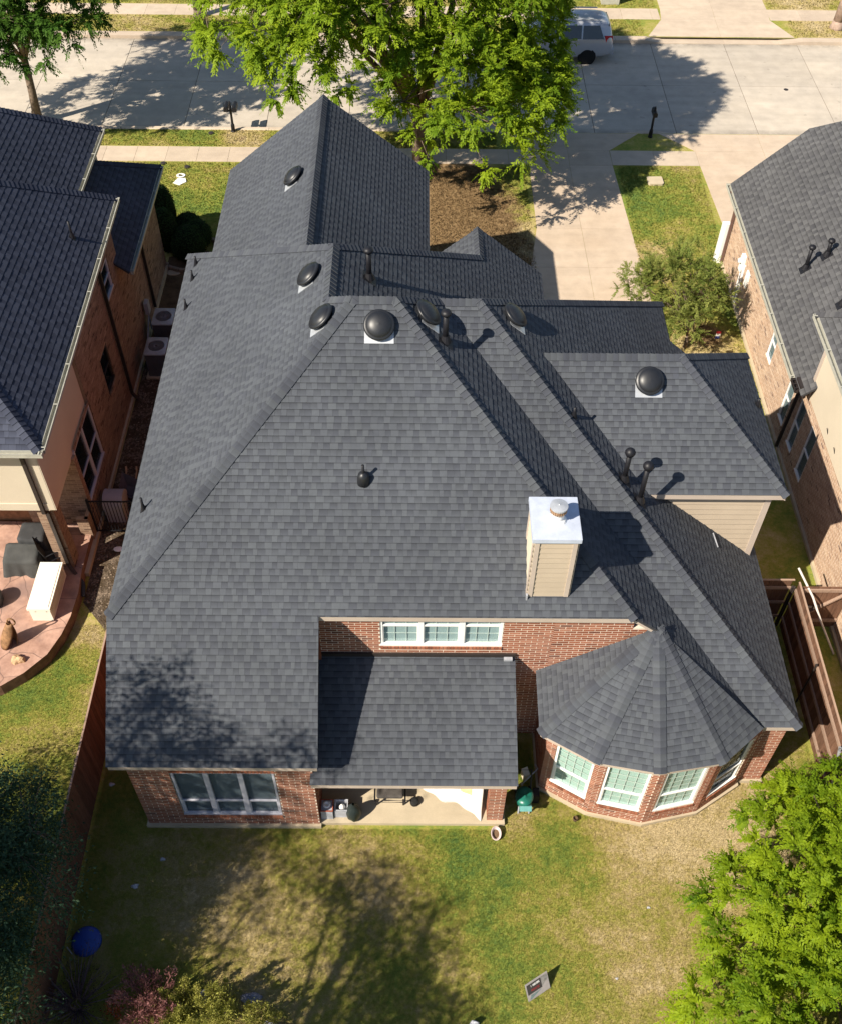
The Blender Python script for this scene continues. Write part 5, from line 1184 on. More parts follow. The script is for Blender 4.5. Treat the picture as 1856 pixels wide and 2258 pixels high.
g = Geo(); g.lathe((.05, 10.34, .105), [(.05, 0), (.10, .02), (.10, .12), (.05, .14)], 16); one('footrest_wheel', g, TYRE, 'small dark caster wheel on the porch floor beside the lounger', 'wheel')
# white sheet thrown over furniture by the porch column
t = thing('dust_sheet', 'white dust sheet with a tan patch draped over furniture at the porch column', 'sheet', (.8, 10.7, .1))
N, K = 26, 18; P = []; rg = random.Random(8)
A0, A1 = np.array([-.08, 10.62, .42]), np.array([1.60, 11.9, 1.05])
for j in range(K+1):
    v = j/K
    for i in range(N+1):
        u = i/N
        front = np.array([-.05+1.62*u, 10.66-.78*u**.9+.10*math.sin(2.6*u), .40-.27*u])      # lower front hem
        back = np.array([.0+1.62*u, 11.85, .95+.1*u])
        mid = v**.8; p = front*(1-mid)+back*mid; hump = .42*math.sin(math.pi*min(1, v*1.1))*(.35+.65*u)
        f = .055*math.sin(11*u+4*v+1.5*math.sin(5*v))*(1-v*.4)+.035*math.sin(23*u-3*v+2*math.sin(7*v))
        P.append((p[0]+f*.4, p[1]+f*.3, max(.115, p[2]+hump+f)))
W_ = N+1; g = Geo(); g.add(P, [[j*W_+i, j*W_+i+1, (j+1)*W_+i+1, (j+1)*W_+i] for j in range(K) for i in range(N)])
o_ = build('cloth', g, plain("white_canvas", (.66, .62, .57), .85, .15, .05, 3.0, 70.0), t, smooth=True); s_ = o_.modifiers.new('sol', 'SOLIDIFY'); s_.thickness = .006; s_.offset = -1
g = Geo(); tp = []
for j in range(2, 7):
    for i in range(18, 23): q = P[j*W_+i]; tp.append((q[0], q[1]-.006, q[2]+.010))
g.add(tp, [[j*5+i, j*5+i+1, (j+1)*5+i+1, (j+1)*5+i] for j in range(4) for i in range(4)]); build('patch', g, plain("tan_patch", (.55, .42, .22), .85, .15, .25, 12.0, 60.0), t, smooth=True)
# green cart by the bay
t = thing('yard_cart', 'green tub yard cart on two legs at the foot of the window bay', 'cart', (2.5, 10.4, 0))
GRN_ = plain("green_plastic", (.012, .13, .095), .35, .5, .15, 5.0, 40.0)
P = []; N = 20
for j, (r_, z) in enumerate(((.12, .26), (.17, .28), (.19, .40), (.205, .50), (.195, .545), (.12, .57), (.001, .575))):
    for k in range(N):
        an = 2*math.pi*k/N; P.append((2.50+r_*1.0*math.cos(an)*(1+.08*math.sin(2*an)), 10.33+r_*1.25*math.sin(an), z-.10*(math.sin(an))*(.4)))
g = Geo(); g.add(P, [[j*N+k, j*N+(k+1) % N, (j+1)*N+(k+1) % N, (j+1)*N+k] for j in range(6) for k in range(N)]); build('tub', g, GRN_, t, smooth=True)
g = Geo(); g.obox((2.51, 10.09, .45), (.13, 0, 0), (0, .04, .05), (0, -.06, .06)); build('front_panel', g, plain("teal_panel", (.12, .30, .28), .45), t)
for x in (2.39, 2.63):
    g = Geo(); g.tube([(x, 10.16, 0), (x, 10.20, .42)], .022, 8); build('leg', g, LEAD, t)
    g = Geo(); g.lathe((x-.03 if x < 2.5 else x+.03, 10.58, .16), [(.05, -.03), (.16, -.03), (.16, .03), (.05, .03)], 16, (1, 0, 0)); build('wheel', g, TYRE, t)
g = Geo(); g.tube([(2.35, 10.5, .4), (2.32, 10.85, .75), (2.68, 10.85, .75), (2.65, 10.5, .4)], .018, 8); build('handle', g, BLACKP, t)
g = Geo(); g.box(2.72, 2.86, 10.40, 10.62, .0, .34)
for k in range(5): g.box(2.715, 2.865, 10.395, 10.625, .05+k*.06, .07+k*.06)
one('crate', g, BLACKP, 'black slatted crate squeezed between the green cart and the brick bay', 'crate')
g = Geo(); g.tube([(2.46, 10.72, .25), (2.86, 11.05, .42), (2.80, 11.15, .42)], .014, 8); g.tube([(2.46, 10.80, .20), (2.5, 10.72, .25)], .014, 8); one('hand_tool', g, GALV, 'bare metal tube handle lying in the dark gap beside the bay', 'tool')
g = Geo(); g.obox((2.58, 11.0, .25), (.07, .03, 0), (-.03, .07, .05), (0, 0, .12)); one('box', g, CREAM, 'small cream box in the dark gap between porch and bay', 'box')
t = thing('bucket', 'white rimmed planter tub with dirt lying open on the lawn by the porch column', 'tub', (1.86, 9.66, 0))
g = Geo(); g.lathe((1.86, 9.66, 0), [(.06, .0), (.085, .10), (.11, .135), (.118, .14), (.11, .145), (.095, .13), (.075, .03), (.001, .02)], 24, (0, -.25, 1), sx=1.0, sy=1.35); build('body', g, plain("pinkish_plastic", (.52, .42, .40), .6, .3, .2, 8.0, 50.0), t, smooth=True)
g = Geo(); g.lathe((1.86, 9.66, .0), [(.078, .05), (.001, .055)], 16, (0, -.25, 1), sx=1.0, sy=1.35); build('dirt', g, SOIL, t)
g = Geo(); g.lathe((3.66, 10.0, 0), [(.045, 0), (.055, .10), (.06, .11), (.05, .115), (.035, .06), (.001, .05)], 16); one('drain_pipe', g, SOIL, 'short brown drain pipe mouth in the grass below the bay window', 'pipe')
# yard sign: dark banner with white and red lines of lettering
t = thing('yard_sign', 'small dark yard sign with white and red lettering tilted on the back lawn', 'sign', (2.6, 6.28, 0))
bl_, br_ = np.array([2.362, 6.135, .02]), np.array([2.822, 6.415, .02]); dv = (br_-bl_); Lw = np.linalg.norm(dv); dv /= Lw; tilt = np.array([-.102, .207, .40]); Hs = np.linalg.norm(tilt); tilt /= Hs; nf = np.cross(dv, tilt); nf /= np.linalg.norm(nf)
def SG(u, v, o=0.0): return bl_+dv*u*Lw+tilt*v*Hs+nf*o
def sq_(g, u0, u1, v0, v1, o): g.obox(SG((u0+u1)/2, (v0+v1)/2, o), dv*(u1-u0)*Lw/2, tilt*(v1-v0)*Hs/2, nf*.001)
g = Geo(); g.obox(SG(.5, .5), dv*Lw/2, tilt*Hs/2, nf*.003); build('board', g, plain("sign_grey", (.34, .31, .30), .6, .3, .08, 9.0, 60.0), t)
g = Geo(); sq_(g, .05, .68, .34, .90, .005); build('panel', g, plain("sign_dark", (.05, .045, .045), .6), t)
g = Geo(); q = [SG(.70, .92, .0052), SG(.96, .92, .0052), SG(.96, .62, .0052), SG(.70, .42, .0052)]; g.add(q, [[0, 1, 2, 3]]); build('picture', g, plain("sign_mid", (.22, .21, .20), .6, .3, .35, 18.0, 60.0), t)
g = Geo(); q = [SG(.08, .06, .0052), SG(.16, .06, .0052), SG(.66, .30, .0052), SG(.16, .28, .0052)]; g.add(q, [[0, 1, 2, 3]]); build('stripe', g, plain("sign_teal", (.16, .21, .21), .6, .3, .2, 18.0, 60.0), t)
def glyphs(pat, u, v, gw, gh, mat):
    """small letter-like marks: the lettering on the sign is too blurred to read"""
    g = Geo(); w_ = .012
    for i, ch in enumerate(pat):
        a, b_ = u+i*gw, u+i*gw+gw*.74
        if 'l' in ch: sq_(g, a, a+w_, v, v+gh, .0075)
        if 'r' in ch: sq_(g, b_-w_, b_, v, v+gh, .0075)
        if 't' in ch: sq_(g, a+w_, b_-w_, v+gh-w_*1.4, v+gh, .0075)
        if 'm' in ch: sq_(g, a+w_, b_-w_, v+gh*.45, v+gh*.45+w_*1.3, .0075)
        if 'b' in ch: sq_(g, a+w_, b_-w_, v, v+w_*1.4, .0075)
    build('lettering', g, mat, t)
glyphs(['r', '', 'lrm', 'lrtb', 'ltmb', 'lrtb', 'lrtm', 'ltb'], .20, .70, .055, .11, WHITE)
glyphs(['lrtm', 'lrtb', 'lrm', 'ltmb', 'lrtb', 'ltb'], .22, .45, .066, .12, plain("sign_red", (.30, .03, .035), .6))
for u in (.1, .9):
    a = SG(u, 0); g = Geo(); g.tube([a+tilt*.30, (a[0], a[1], -.05)], .004, 6); build('stake', g, LEAD, t)
# blue tub, scraps and stones in the shaded corner of the yard
BLUE = plain("blue_plastic", (.015, .055, .30), .45, .4, .15, 5.0, 40.0)
t = thing('kiddie_sled', 'round bright blue plastic saucer lying in the dark left corner of the yard', 'saucer', (-6.75, 7.3, 0))
g = Geo(); g.lathe((-6.74, 7.28, .02), [(.02, .10), (.16, .09), (.27, .04), (.30, .01), (.31, .02), (.28, .06), (.17, .115), (.001, .125)], 28, (.1, -.15, 1)); build('shell', g, BLUE, t, smooth=True)
g = Geo(); g.tube([(-6.98, 7.02, .05), (-7.12, 7.16, .06)], .012, 6); g.tube([(-6.56, 7.50, .06), (-6.48, 7.42, .05)], .012, 6); build('handle', g, LEAD, t)
for (x, y, s_, sd_, lb) in ((-6.9, 10.8, .07, 1, 'small pale scrap leaning on the foot of the left board fence'), (-5.45, 9.05, .06, 2, 'pale torn scrap on the shaded lawn near the corner of the house'), (-5.95, 8.45, .08, 5, 'whitish three-sided chip of stone on the shaded lawn left of centre'), (5.05, 8.05, .04, 3, 'tiny white scrap on the sunny lawn below the window bay'), (4.2, 6.6, .035, 6, 'tiny pale scrap in the sunny lawn right of the yard sign')):
    rock(x, y, 0, s_, s_*.7, s_*.5, sd_, TUB, lb, 'scrap', 'scrap')
BL = plain("bluish_stone", (.20, .21, .26), .9, .2, .15, 6.0, 50.0, bump=.4)
rock(-4.12, 6.2, 0, .2, .14, .24, 4, BL, 'blue grey stone between the two yellow green junipers', 'rock'); rock(-3.2, 6.15, 0, .2, .15, .22, 6, BL, 'blue grey stone right of the yellow green junipers, by the edging brick', 'rock')
g = Geo(); g.obox((-2.62, 5.62, .06), (.28, -.06, 0), (.02, .07, 0), (0, 0, .05)); one('edging_block', g, BL, 'long blue grey edging block at the bottom edge of the yard', 'block')
rock(1.25, 5.72, 0, .10, .05, .22, 9, TUB, 'thin pale upright stone at the bottom edge of the lawn', 'rock')
# ------------------------------------------------------------------ trees, shrubs, grass
NR_ = np.random.default_rng(42)
def rand_dirs(n, r):
    v = r.normal(size=(n, 3)); return v/np.linalg.norm(v, axis=1, keepdims=True)
def leaf_quads(C, D, N, L, W):
    """one folded leaf (two corners wide) per row: centre C, long axis D, normal N"""
    S = np.cross(D, N); S /= np.linalg.norm(S, axis=1, keepdims=True)+1e-9
    L = L[:, None]; W = W[:, None]
    return np.stack([C-D*L*.5, C+S*W*.5-D*L*.05, C+D*L*.5, C-S*W*.5-D*L*.05], 1).reshape(-1, 3)
def clump_leaves(cl, rad, per, r, size, droop, asp=.5, spread=(1, 1, .7), upw=.9, outw=.35, ball=False):
    """leaves hung in sprays round the clump centres"""
    n = len(cl); k = per
    rad = np.repeat(rad, k); base = np.repeat(cl, k, axis=0)
    if ball: off = rand_dirs(n*k, r)*(r.random((n*k, 1))**.28)*np.array(spread)*(1+.16*r.normal(size=(n*k, 1)))
    else: off = r.normal(size=(n*k, 3))*np.array(spread)*.42
    ln = np.linalg.norm(off[:, :2], axis=1)
    off[:, 2] -= droop*ln**1.6
    P = base+off*rad[:, None]
    D = off.copy(); D[:, 2] -= droop*.8+.15; D += r.normal(size=D.shape)*.28; D /= np.linalg.norm(D, axis=1, keepdims=True)+1e-9
    od = off/(np.linalg.norm(off, axis=1, keepdims=True)+1e-9)
    U = np.tile(np.array([0, 0, 1.0]), (n*k, 1))*upw+od*outw+r.normal(size=(n*k, 3))*.30
    N = U-D*np.sum(U*D, 1, keepdims=True); N /= np.linalg.norm(N, axis=1, keepdims=True)+1e-9
    L = size*r.uniform(.7, 1.35, n*k); W = L*asp*r.uniform(.8, 1.2, n*k)
    tone = np.clip(np.repeat(r.uniform(.1, .8, n), k)+r.normal(size=n*k)*.18, 0, 1)
    return leaf_quads(P, D, N, L, W), tone
def spray_leaves(cl, cdir, rad, S, K, r, size, droop, asp):
    """each clump is a star of S drooping sprays with K paired leaves, like the shoots of an elm or ash"""
    n = len(cl); d = rand_dirs(n*S, r)+np.repeat(cdir, S, axis=0)*.75+np.array([0, 0, .25]); d /= np.linalg.norm(d, axis=1, keepdims=True)
    ln = r.uniform(.6, 1.15, n*S)*np.repeat(rad, S)
    side = np.cross(d, np.array([0, 0, 1.0])); side /= np.linalg.norm(side, axis=1, keepdims=True)+1e-9
    T = np.tile(np.linspace(.18, 1.0, K), n*S)+r.normal(size=n*S*K)*.03
    D0 = np.repeat(d, K, axis=0); L0 = np.repeat(ln, K); S0 = np.repeat(side, K, axis=0); B0 = np.repeat(np.repeat(cl, S, axis=0), K, axis=0)
    sg = np.where(np.arange(n*S*K) % 2 == 0, 1.0, -1.0)[:, None]
    tang = D0.copy(); tang[:, 2] -= 2*droop*T
    P = B0+D0*(L0*T)[:, None]; P[:, 2] -= droop*L0*T*T
    Dl = tang*.75+S0*sg*.7+r.normal(size=P.shape)*.22; Dl[:, 2] -= .12; Dl /= np.linalg.norm(Dl, axis=1, keepdims=True)
    P = P+Dl*size*.45
    N = np.cross(S0, tang); N *= np.sign(N[:, 2:3]+1e-9); N = N+D0*.35+r.normal(size=N.shape)*.25; N -= Dl*np.sum(N*Dl, 1, keepdims=True); N /= np.linalg.norm(N, axis=1, keepdims=True)+1e-9
    L = size*r.uniform(.75, 1.3, len(P))*(1.05-.35*T)
    tone = np.clip(np.repeat(r.uniform(.05, .75, n), S*K)+np.repeat(r.normal(size=n*S)*.12, K)+r.normal(size=n*S*K)*.12, 0, 1)
    return leaf_quads(P, Dl, N, L, L*asp), tone
def tree(name, label, cat, base, fork, blobs, nclump, per, lsize, mat, bark, trunk_r, r, clump_r=(.35, .75), droop=.5, shell=.55, asp=.5, limbs=14, group=None, lean=(0, 0), twigs=True, parent_only=False, zcut=None, upw=.9, spread=(1, 1, .7), outw=.35, inner=0.0, ball=False, spray=None):
    """trunk and limbs run to the leaf clumps, which fill the outer part of the crown's lobes"""
    base = np.array(base, float); fork = np.array(fork, float)
    t = thing(name, label, cat, tuple(base), group)
    B = np.array(blobs, float); w = (B[:, 3]*B[:, 4]+B[:, 3]*B[:, 5]+B[:, 4]*B[:, 5]); w /= w.sum()
    idx = r.choice(len(B), nclump, p=w); d = rand_dirs(nclump, r); d[:, 2] = np.where(d[:, 2] < -.55, -d[:, 2], d[:, 2])
    rr = 1-(1-shell)*r.random(nclump)**1.7
    rr = np.where(r.random(nclump) < inner, r.uniform(.35, .75, nclump), rr)
    cl = B[idx, :3]+d*B[idx, 3:6]*rr[:, None]*(1+.10*np.sin(7*d[:, :1]+3*d[:, 1:2]+idx[:, None]))
    if zcut is not None: cl = cl[cl[:, 2] > zcut]
    crad = r.uniform(*clump_r, len(cl))
    dd = d if zcut is None else d[:len(cl)]
    V, tone = spray_leaves(cl, dd, crad, spray[0], spray[1], r, lsize, droop, asp) if spray else clump_leaves(cl, crad, per, r, lsize, droop, asp, spread=spread, upw=upw, outw=outw, ball=ball)
    o = np_mesh('foliage', V, 4, mat, tone, t)
    g = Geo()
    fl = [base, base*.6+fork*.4+np.array([*(r.normal(size=2)*.06), 0]), fork]
    g.tube(fl, [trunk_r*1.25, trunk_r, trunk_r*.85], 10)
    g.lathe(base, [(trunk_r*1.8, -.05), (trunk_r*1.35, .12), (trunk_r*1.2, .35)], 10)
    build('trunk', g, bark, t, smooth=True)
    g = Geo(); order = r.permutation(len(cl)); ends = cl[order[:limbs]]; nodes = []
    for e in ends:
        a = fork-np.array([0, 0, r.uniform(0, .35)*np.linalg.norm(fork-base)*.6]); m1 = a+(e-a)*.35+np.array([0, 0, .12*np.linalg.norm(e-a)])+r.normal(size=3)*.12; m2 = a+(e-a)*.7+np.array([0, 0, .10*np.linalg.norm(e-a)])+r.normal(size=3)*.15
        g.tube([a, m1, m2, e], [trunk_r*.55, trunk_r*.36, trunk_r*.2, trunk_r*.07], 6); nodes += [m1, m2, (m1+m2)/2, e]
    if twigs and nodes:
        Nn = np.array(nodes)
        for c in cl[order[limbs:limbs+min(len(cl), 420)]]:
            j = np.argmin(np.linalg.norm(Nn-c, axis=1)); q = Nn[j]; m_ = (q+c)/2+np.array([0, 0, .08]); g.tube([q, m_, c], [trunk_r*.10, trunk_r*.06, .006], 4, cap=False)
    build('limb', g, bark, t, smooth=True)
    return t
LF_BIG = leaf_mat("street_tree_leaf", (0.095, 0.180, 0.012), (0.310, 0.395, 0.022), .40)
LF_L = leaf_mat("left_tree_leaf", (0.035, 0.095, 0.015), (0.090, 0.170, 0.022), .32)
LF_FG = leaf_mat("bright_leaf", (0.070, 0.140, 0.006), (0.290, 0.370, 0.014), .40)
LF_DK = leaf_mat("dark_leaf", (0.020, 0.050, 0.030), (0.060, 0.100, 0.055), .15)
LF_MY = leaf_mat("myrtle_leaf", (0.110, 0.160, 0.030), (0.270, 0.275, 0.075), .35)
LF_BU = leaf_mat("bush_leaf", (0.012, 0.030, 0.010), (0.030, 0.060, 0.018), .12)
LF_JU = leaf_mat("juniper_leaf", (0.200, 0.215, 0.040), (0.400, 0.370, 0.100), .2)
LF_RD = leaf_mat("red_leaf", (0.19, 0.075, 0.075), (0.36, 0.17, 0.165), .2)
r = np.random.default_rng(5)
# street tree, large
tree('street_tree', 'large bright green tree with a forked trunk in front of the house, overhanging the road', 'tree', (.17, 36.9, 0), (.1, 36.8, 2.6),
     [(-1.2, 37.2, 7.6, 4.9, 4.6, 3.5), (-4.6, 37.2, 6.6, 3.2, 3.6, 2.8), (2.4, 37.0, 7.7, 2.4, 3.6, 3.0), (1.6, 33.8, 4.9, 2.6, 2.2, 1.9), (3.4, 37.0, 5.4, 1.9, 2.4, 2.1), (-3.0, 34.6, 6.2, 2.9, 2.2, 2.2), (-5.3, 39.5, 5.8, 2.5, 2.6, 2.2), (-.2, 40.2, 7.5, 3.6, 2.8, 3.1), (.2, 36.2, 9.6, 3.6, 3.4, 2.2), (2.1, 32.9, 3.7, 2.2, 1.5, 1.3), (3.7, 35.3, 4.2, 1.5, 1.6, 1.4), (-4.3, 34.5, 4.9, 1.4, 1.3, 1.1), (3.9, 34.2, 4.2, 1.5, 1.4, 1.2)],
     1350, 0, .145, LF_BIG, BARK, .27, r, (.50, .82), .24, .84, .44, 20, inner=.12, spray=(13, 24))
tree('street_tree', 'darker green tree with a thin bare trunk at the top left corner', 'tree', (-15.5, 40.0, 0), (-15.3, 39.9, 3.0),
     [(-15.0, 39.3, 6.2, 2.8, 2.8, 2.2), (-13.4, 39.0, 5.4, 2.2, 2.0, 1.7), (-17.0, 38.8, 5.4, 2.6, 2.4, 2.0), (-14.2, 41.6, 6.6, 2.7, 2.4, 2.0), (-15.2, 38.2, 4.0, 1.6, 1.4, .9), (-16.2, 41, 7.8, 2.6, 2.6, 1.8), (-13.0, 40.4, 4.6, 1.5, 1.5, 1.2), (-14.0, 37.9, 4.3, 1.2, 1.1, .8)],
     560, 0, .140, LF_L, BARK, .16, r, (.45, .75), .25, .78, .40, 14, inner=.12, spray=(12, 26))
tree('street_tree', 'tree with a smooth pinkish trunk on the far verge at the top right corner', 'tree', (19.5, 48.85, 0), (19.6, 48.9, 5.2),
     [(19.8, 49.4, 8.6, 3.4, 3.2, 2.6), (17.9, 49.0, 8.2, 2.2, 2.2, 1.7), (21.6, 49.5, 8.4, 2.4, 2.4, 2.0)], 330, 70, .15, LF_L, BARKP, .22, r, (.4, .8), .6, .4, .45, 12)
tree('street_tree', 'tree with a dark trunk on the far verge left of the big tree', 'tree', (-10.2, 49.35, 0), (-10.2, 49.5, 5.4),
     [(-10.0, 50.4, 8.8, 3.0, 3.0, 2.5), (-11.8, 50.8, 8.4, 2.4, 2.4, 2.0), (-8.0, 50.6, 8.4, 2.2, 2.2, 1.8)], 300, 70, .15, LF_L, BARK, .18, r, (.4, .8), .6, .4, .45, 12)
tree('street_tree', 'tree on the far side beyond the minivan, throwing shade over the kerb', 'tree', (9.6, 53.2, 0), (9.6, 53.2, 3.0), [(9.6, 53.4, 6.4, 3.0, 2.6, 2.4), (7.4, 53.4, 6.0, 2.2, 2.0, 2.0)], 240, 70, .15, LF_L, BARK, .18, r, (.4, .8), .6, .4, .45, 10)
# foreground
tree('garden_tree', 'bright yellow green leafy tree in the right foreground against the board fence', 'tree', (8.6, 7.0, 0), (8.5, 7.0, 1.2),
     [(7.75, 8.25, 2.6, 1.05, 1.2, 1.15), (6.75, 6.95, 2.6, 1.15, 1.15, 1.1), (6.05, 5.5, 2.4, 1.1, 1.2, 1.1), (8.6, 8.7, 2.6, 1.4, 1.2, 1.2), (7.9, 6.9, 3.3, 1.6, 1.5, 1.3), (7.3, 5.0, 3.0, 1.7, 1.5, 1.3), (9.2, 6.0, 3.4, 1.6, 1.8, 1.4), (9.0, 3.8, 3.2, 1.8, 1.6, 1.4), (6.6, 3.6, 2.6, 1.5, 1.3, 1.2), (7.9, 9.5, 1.5, .8, .6, .9)],
     470, 0, .085, LF_FG, BARK, .12, r, (.30, .56), .40, .88, .42, 16, twigs=False, inner=.15, spray=(14, 30))
tree('garden_tree', 'dark green bushy tree at the left edge in front of the board fence', 'tree', (-9.0, 6.6, 0), (-9.0, 6.6, 1.6),
     [(-9.0, 6.8, 3.0, 2.0, 2.0, 1.7), (-8.2, 8.6, 2.4, 1.3, 1.3, 1.3), (-7.7, 7.3, 2.4, 1.3, 1.5, 1.3), (-8.0, 5.6, 2.2, 1.3, 1.4, 1.3), (-9.6, 9.2, 2.5, 1.6, 1.5, 1.5), (-9.2, 4.4, 2.6, 1.8, 1.5, 1.5)],
     820, 120, .07, LF_DK, BARK, .14, r, (.3, .55), .2, .4, .42, 16, upw=.5, spread=(1, 1, .9))
# tall trees of the neighbouring yards, out of the picture to the lower left: their shade falls across the lawn and the wing
tree('garden_tree', 'tall tree beyond the left edge whose shade falls on the wing roof', 'tree', (-12.4, 4.6, 0), (-12.3, 4.6, 4.5),
     [(-12.2, 4.8, 9.2, 2.6, 2.6, 2.6), (-10.8, 5.8, 8.4, 1.9, 1.9, 1.8), (-11.0, 3.4, 7.6, 2.2, 2.0, 2.0), (-13.0, 3.0, 8.4, 2.4, 2.2, 2.2), (-10.2, 4.4, 6.6, 1.6, 1.6, 1.5), (-9.9, 6.8, 9.3, 1.7, 1.4, 1.2), (-8.2, 6.2, 8.4, 1.3, 1.1, 1.0), (-8.1, 5.8, 9.9, 1.2, 1.0, 1.0)], 330, 60, .11, LF_DK, BARK, .2, r, (.35, .7), .4, .3, .45, 16)
tree('garden_tree', 'tall tree beyond the bottom edge whose shade falls on the back lawn', 'tree', (-6.6, .8, 0), (-6.5, .9, 3.8),
     [(-7.2, 1.0, 6.4, 2.2, 1.8, 2.0), (-6.0, 1.2, 6.6, 1.5, 1.5, 1.5), (-6.9, 2.1, 7.6, 1.4, 1.3, 1.2), (-7.4, 3.3, 7.2, 1.4, 1.2, 1.1)], 250, 60, .11, LF_DK, BARK, .2, r, (.4, .8), .4, .3, .45, 16)
tree('garden_tree', 'broad tree beyond the bottom edge shading the lower lawn', 'tree', (-3.2, -1.2, 0), (-3.2, -1.2, 3.4),
     [(-3.4, -.8, 5.8, 2.0, 1.7, 1.7), (-1.9, -.9, 5.6, 1.4, 1.4, 1.3), (-4.8, -.2, 6.0, 1.6, 1.5, 1.5)], 150, 60, .11, LF_DK, BARK, .18, r, (.4, .8), .4, .3, .45, 12)
tree('garden_tree', 'tall tree far beyond the lower left corner, shading the dark bushy tree', 'tree', (-15.2, 2.2, 0), (-15.1, 2.3, 4.5),
     [(-14.8, 2.6, 8.6, 2.2, 2.2, 2.2), (-13.4, 2.0, 7.8, 1.8, 1.7, 1.8), (-15.6, 3.8, 8.2, 2.0, 2.0, 1.9)], 190, 60, .11, LF_DK, BARK, .2, r, (.35, .7), .4, .3, .45, 14)
# crepe myrtle, clipped bushes
tree('small_tree', 'small olive green multi stemmed tree on the grass beside the right neighbour wall', 'tree', (8.75, 26.2, 0), (8.75, 26.3, .5),
     [(8.2, 26.7, 2.1, 1.25, 1.0, .8), (9.0, 26.6, 2.0, .9, .9, .8), (7.2, 26.9, 1.9, .85, .8, .65), (8.2, 27.3, 2.3, 1.1, .9, .7), (8.6, 25.8, 1.3, .6, .5, .6)], 210, 0, .075, LF_MY, BARK, .045, r, (.28, .52), .05, .45, .42, 16, inner=.2, spray=(7, 22))
def bush(label, blobs, n, size, mat, group=None, cat='bush', name='bush', asp=.6):
    B = np.array(blobs, float); t = thing(name, label, cat, (B[:, 0].mean(), B[:, 1].mean(), 0), group); w = B[:, 3]*B[:, 5]; w /= w.sum()
    k = r.choice(len(B), n, p=w); d = rand_dirs(n, r); P = B[k, :3]+d*B[k, 3:6]*(1-.10*r.random(n)[:, None]); P[:, 2] = np.abs(P[:, 2])
    D = np.cross(d, r.normal(size=(n, 3))); D /= np.linalg.norm(D, axis=1, keepdims=True); N = d+r.normal(size=(n, 3))*.4
    L = size*r.uniform(.7, 1.3, n); np_mesh('foliage', leaf_quads(P, D, N, L, L*asp), 4, mat, np.clip(r.normal(.45, .22, n), 0, 1), t)
    g = Geo()
    for b_ in blobs: g.lathe((b_[0], b_[1], b_[2]), [(.001, -b_[5]*.9)]+[(b_[3]*.93*math.cos(a), b_[5]*.93*math.sin(a)) for a in (-1.1, -.7, -.3, .1, .5, .9, 1.3)]+[(.001, b_[5]*.93)], 14, sy=b_[4]/b_[3])
    build('core', g, MATS["bush_core"], t, smooth=True)
    g = Geo()
    for b_ in blobs: g.tube([(b_[0], b_[1], 0), (b_[0], b_[1], b_[2])], .05, 6)
    build('stem', g, BARK, t); return t
plain("bush_core", (0.010, 0.018, 0.008), .95, .05, .3, 8.0, 40.0)
bush('tall dark clipped bush standing against the left neighbour wall', [(-8.95, 32.0, 1.1, .5, .55, 1.1), (-8.75, 31.1, .9, .48, .55, .9)], 5000, .06, LF_BU, 'dark clipped bushes beside the left neighbour')
bush('smaller ball shaped dark bush behind the biggest round one by the left neighbour', [(-8.1, 31.9, .5, .56, .55, .55)], 2600, .055, LF_BU, 'dark clipped bushes beside the left neighbour')
bush('biggest round dark bush, nearest the camera, inside the curved stone edging', [(-7.95, 30.8, .58, .66, .72, .68), (-7.7, 31.35, .58, .55, .55, .55)], 4200, .055, LF_BU, 'dark clipped bushes beside the left neighbour')
es = plain("edging_stone", (0.26, 0.19, 0.14), .9, .2, .25, 6.0, 50.0, bump=.4); eg = thing('stone_edging', 'curved low stone edging round the dark bushes by the left neighbour', 'edging', (-7.4, 30.6, 0))
for k in range(16):
    a = R(-150+k*13); x, y = -7.95+1.02*math.cos(a), 30.95+1.05*math.sin(a); g = Geo(); g.obox((x, y, .07), (.10*-math.sin(a), .10*math.cos(a), 0), (.06*math.cos(a), .06*math.sin(a), 0), (0, 0, .085+.015*math.sin(k*2.3))); build('stone', g, es, eg)
# bottom-left shrubs
def sprays(name, label, cat, base, stems, mat, lsize, per, group=None, wide=.07, twig=BARK, bare=0.0, asp=.45):
    """upright feathery sprays along arching stems"""
    t = thing(name, label, cat, base, group); V = []; T = []; g = Geo()
    for (p0, p1, bend) in stems:
        p0, p1 = np.array(p0, float), np.array(p1, float); md = (p0+p1)/2+np.array(bend); g.tube([p0, md, p1], [.014, .009, .004], 5, cap=False); n = per
        u = r.random(n)**.75*(1-bare)+bare; P = p0[None]*((1-u)**2)[:, None]+2*md[None]*(u*(1-u))[:, None]+p1[None]*(u**2)[:, None]
        ax = (p1-p0)/np.linalg.norm(p1-p0); w = wide*(1.15-u)[:, None]*3.2
        off = r.normal(size=(n, 3))*w*.5; P = P+off; D = ax[None]*1.0+off/w*.9+r.normal(size=(n, 3))*.3; D /= np.linalg.norm(D, axis=1, keepdims=True)
        N = off/w+np.array([0, -.2, .6])+r.normal(size=(n, 3))*.3; L = lsize*r.uniform(.7, 1.3, n); V.append(leaf_quads(P, D, N, L, L*asp)); T.append(np.clip(r.normal(.5, .25, n), 0, 1))
    np_mesh('foliage', np.concatenate(V), 4, mat, np.concatenate(T), t); build('stem', g, twig, t); return t
def fan(cx, cy, n, h, sp, seed):
    q = np.random.default_rng(seed); out = []
    for i in range(n):
        a = q.uniform(0, 6.28); s_ = sp*q.random()**.6; hh = h*q.uniform(.55, 1.0)*(1-.35*s_/sp)
        out.append(((cx+.12*math.cos(a), cy+.12*math.sin(a), 0), (cx+s_*math.cos(a), cy+s_*math.sin(a), hh), (q.normal()*.04, q.normal()*.04, .05)))
    return out
JG = 'yellow green junipers at the bottom edge of the yard'
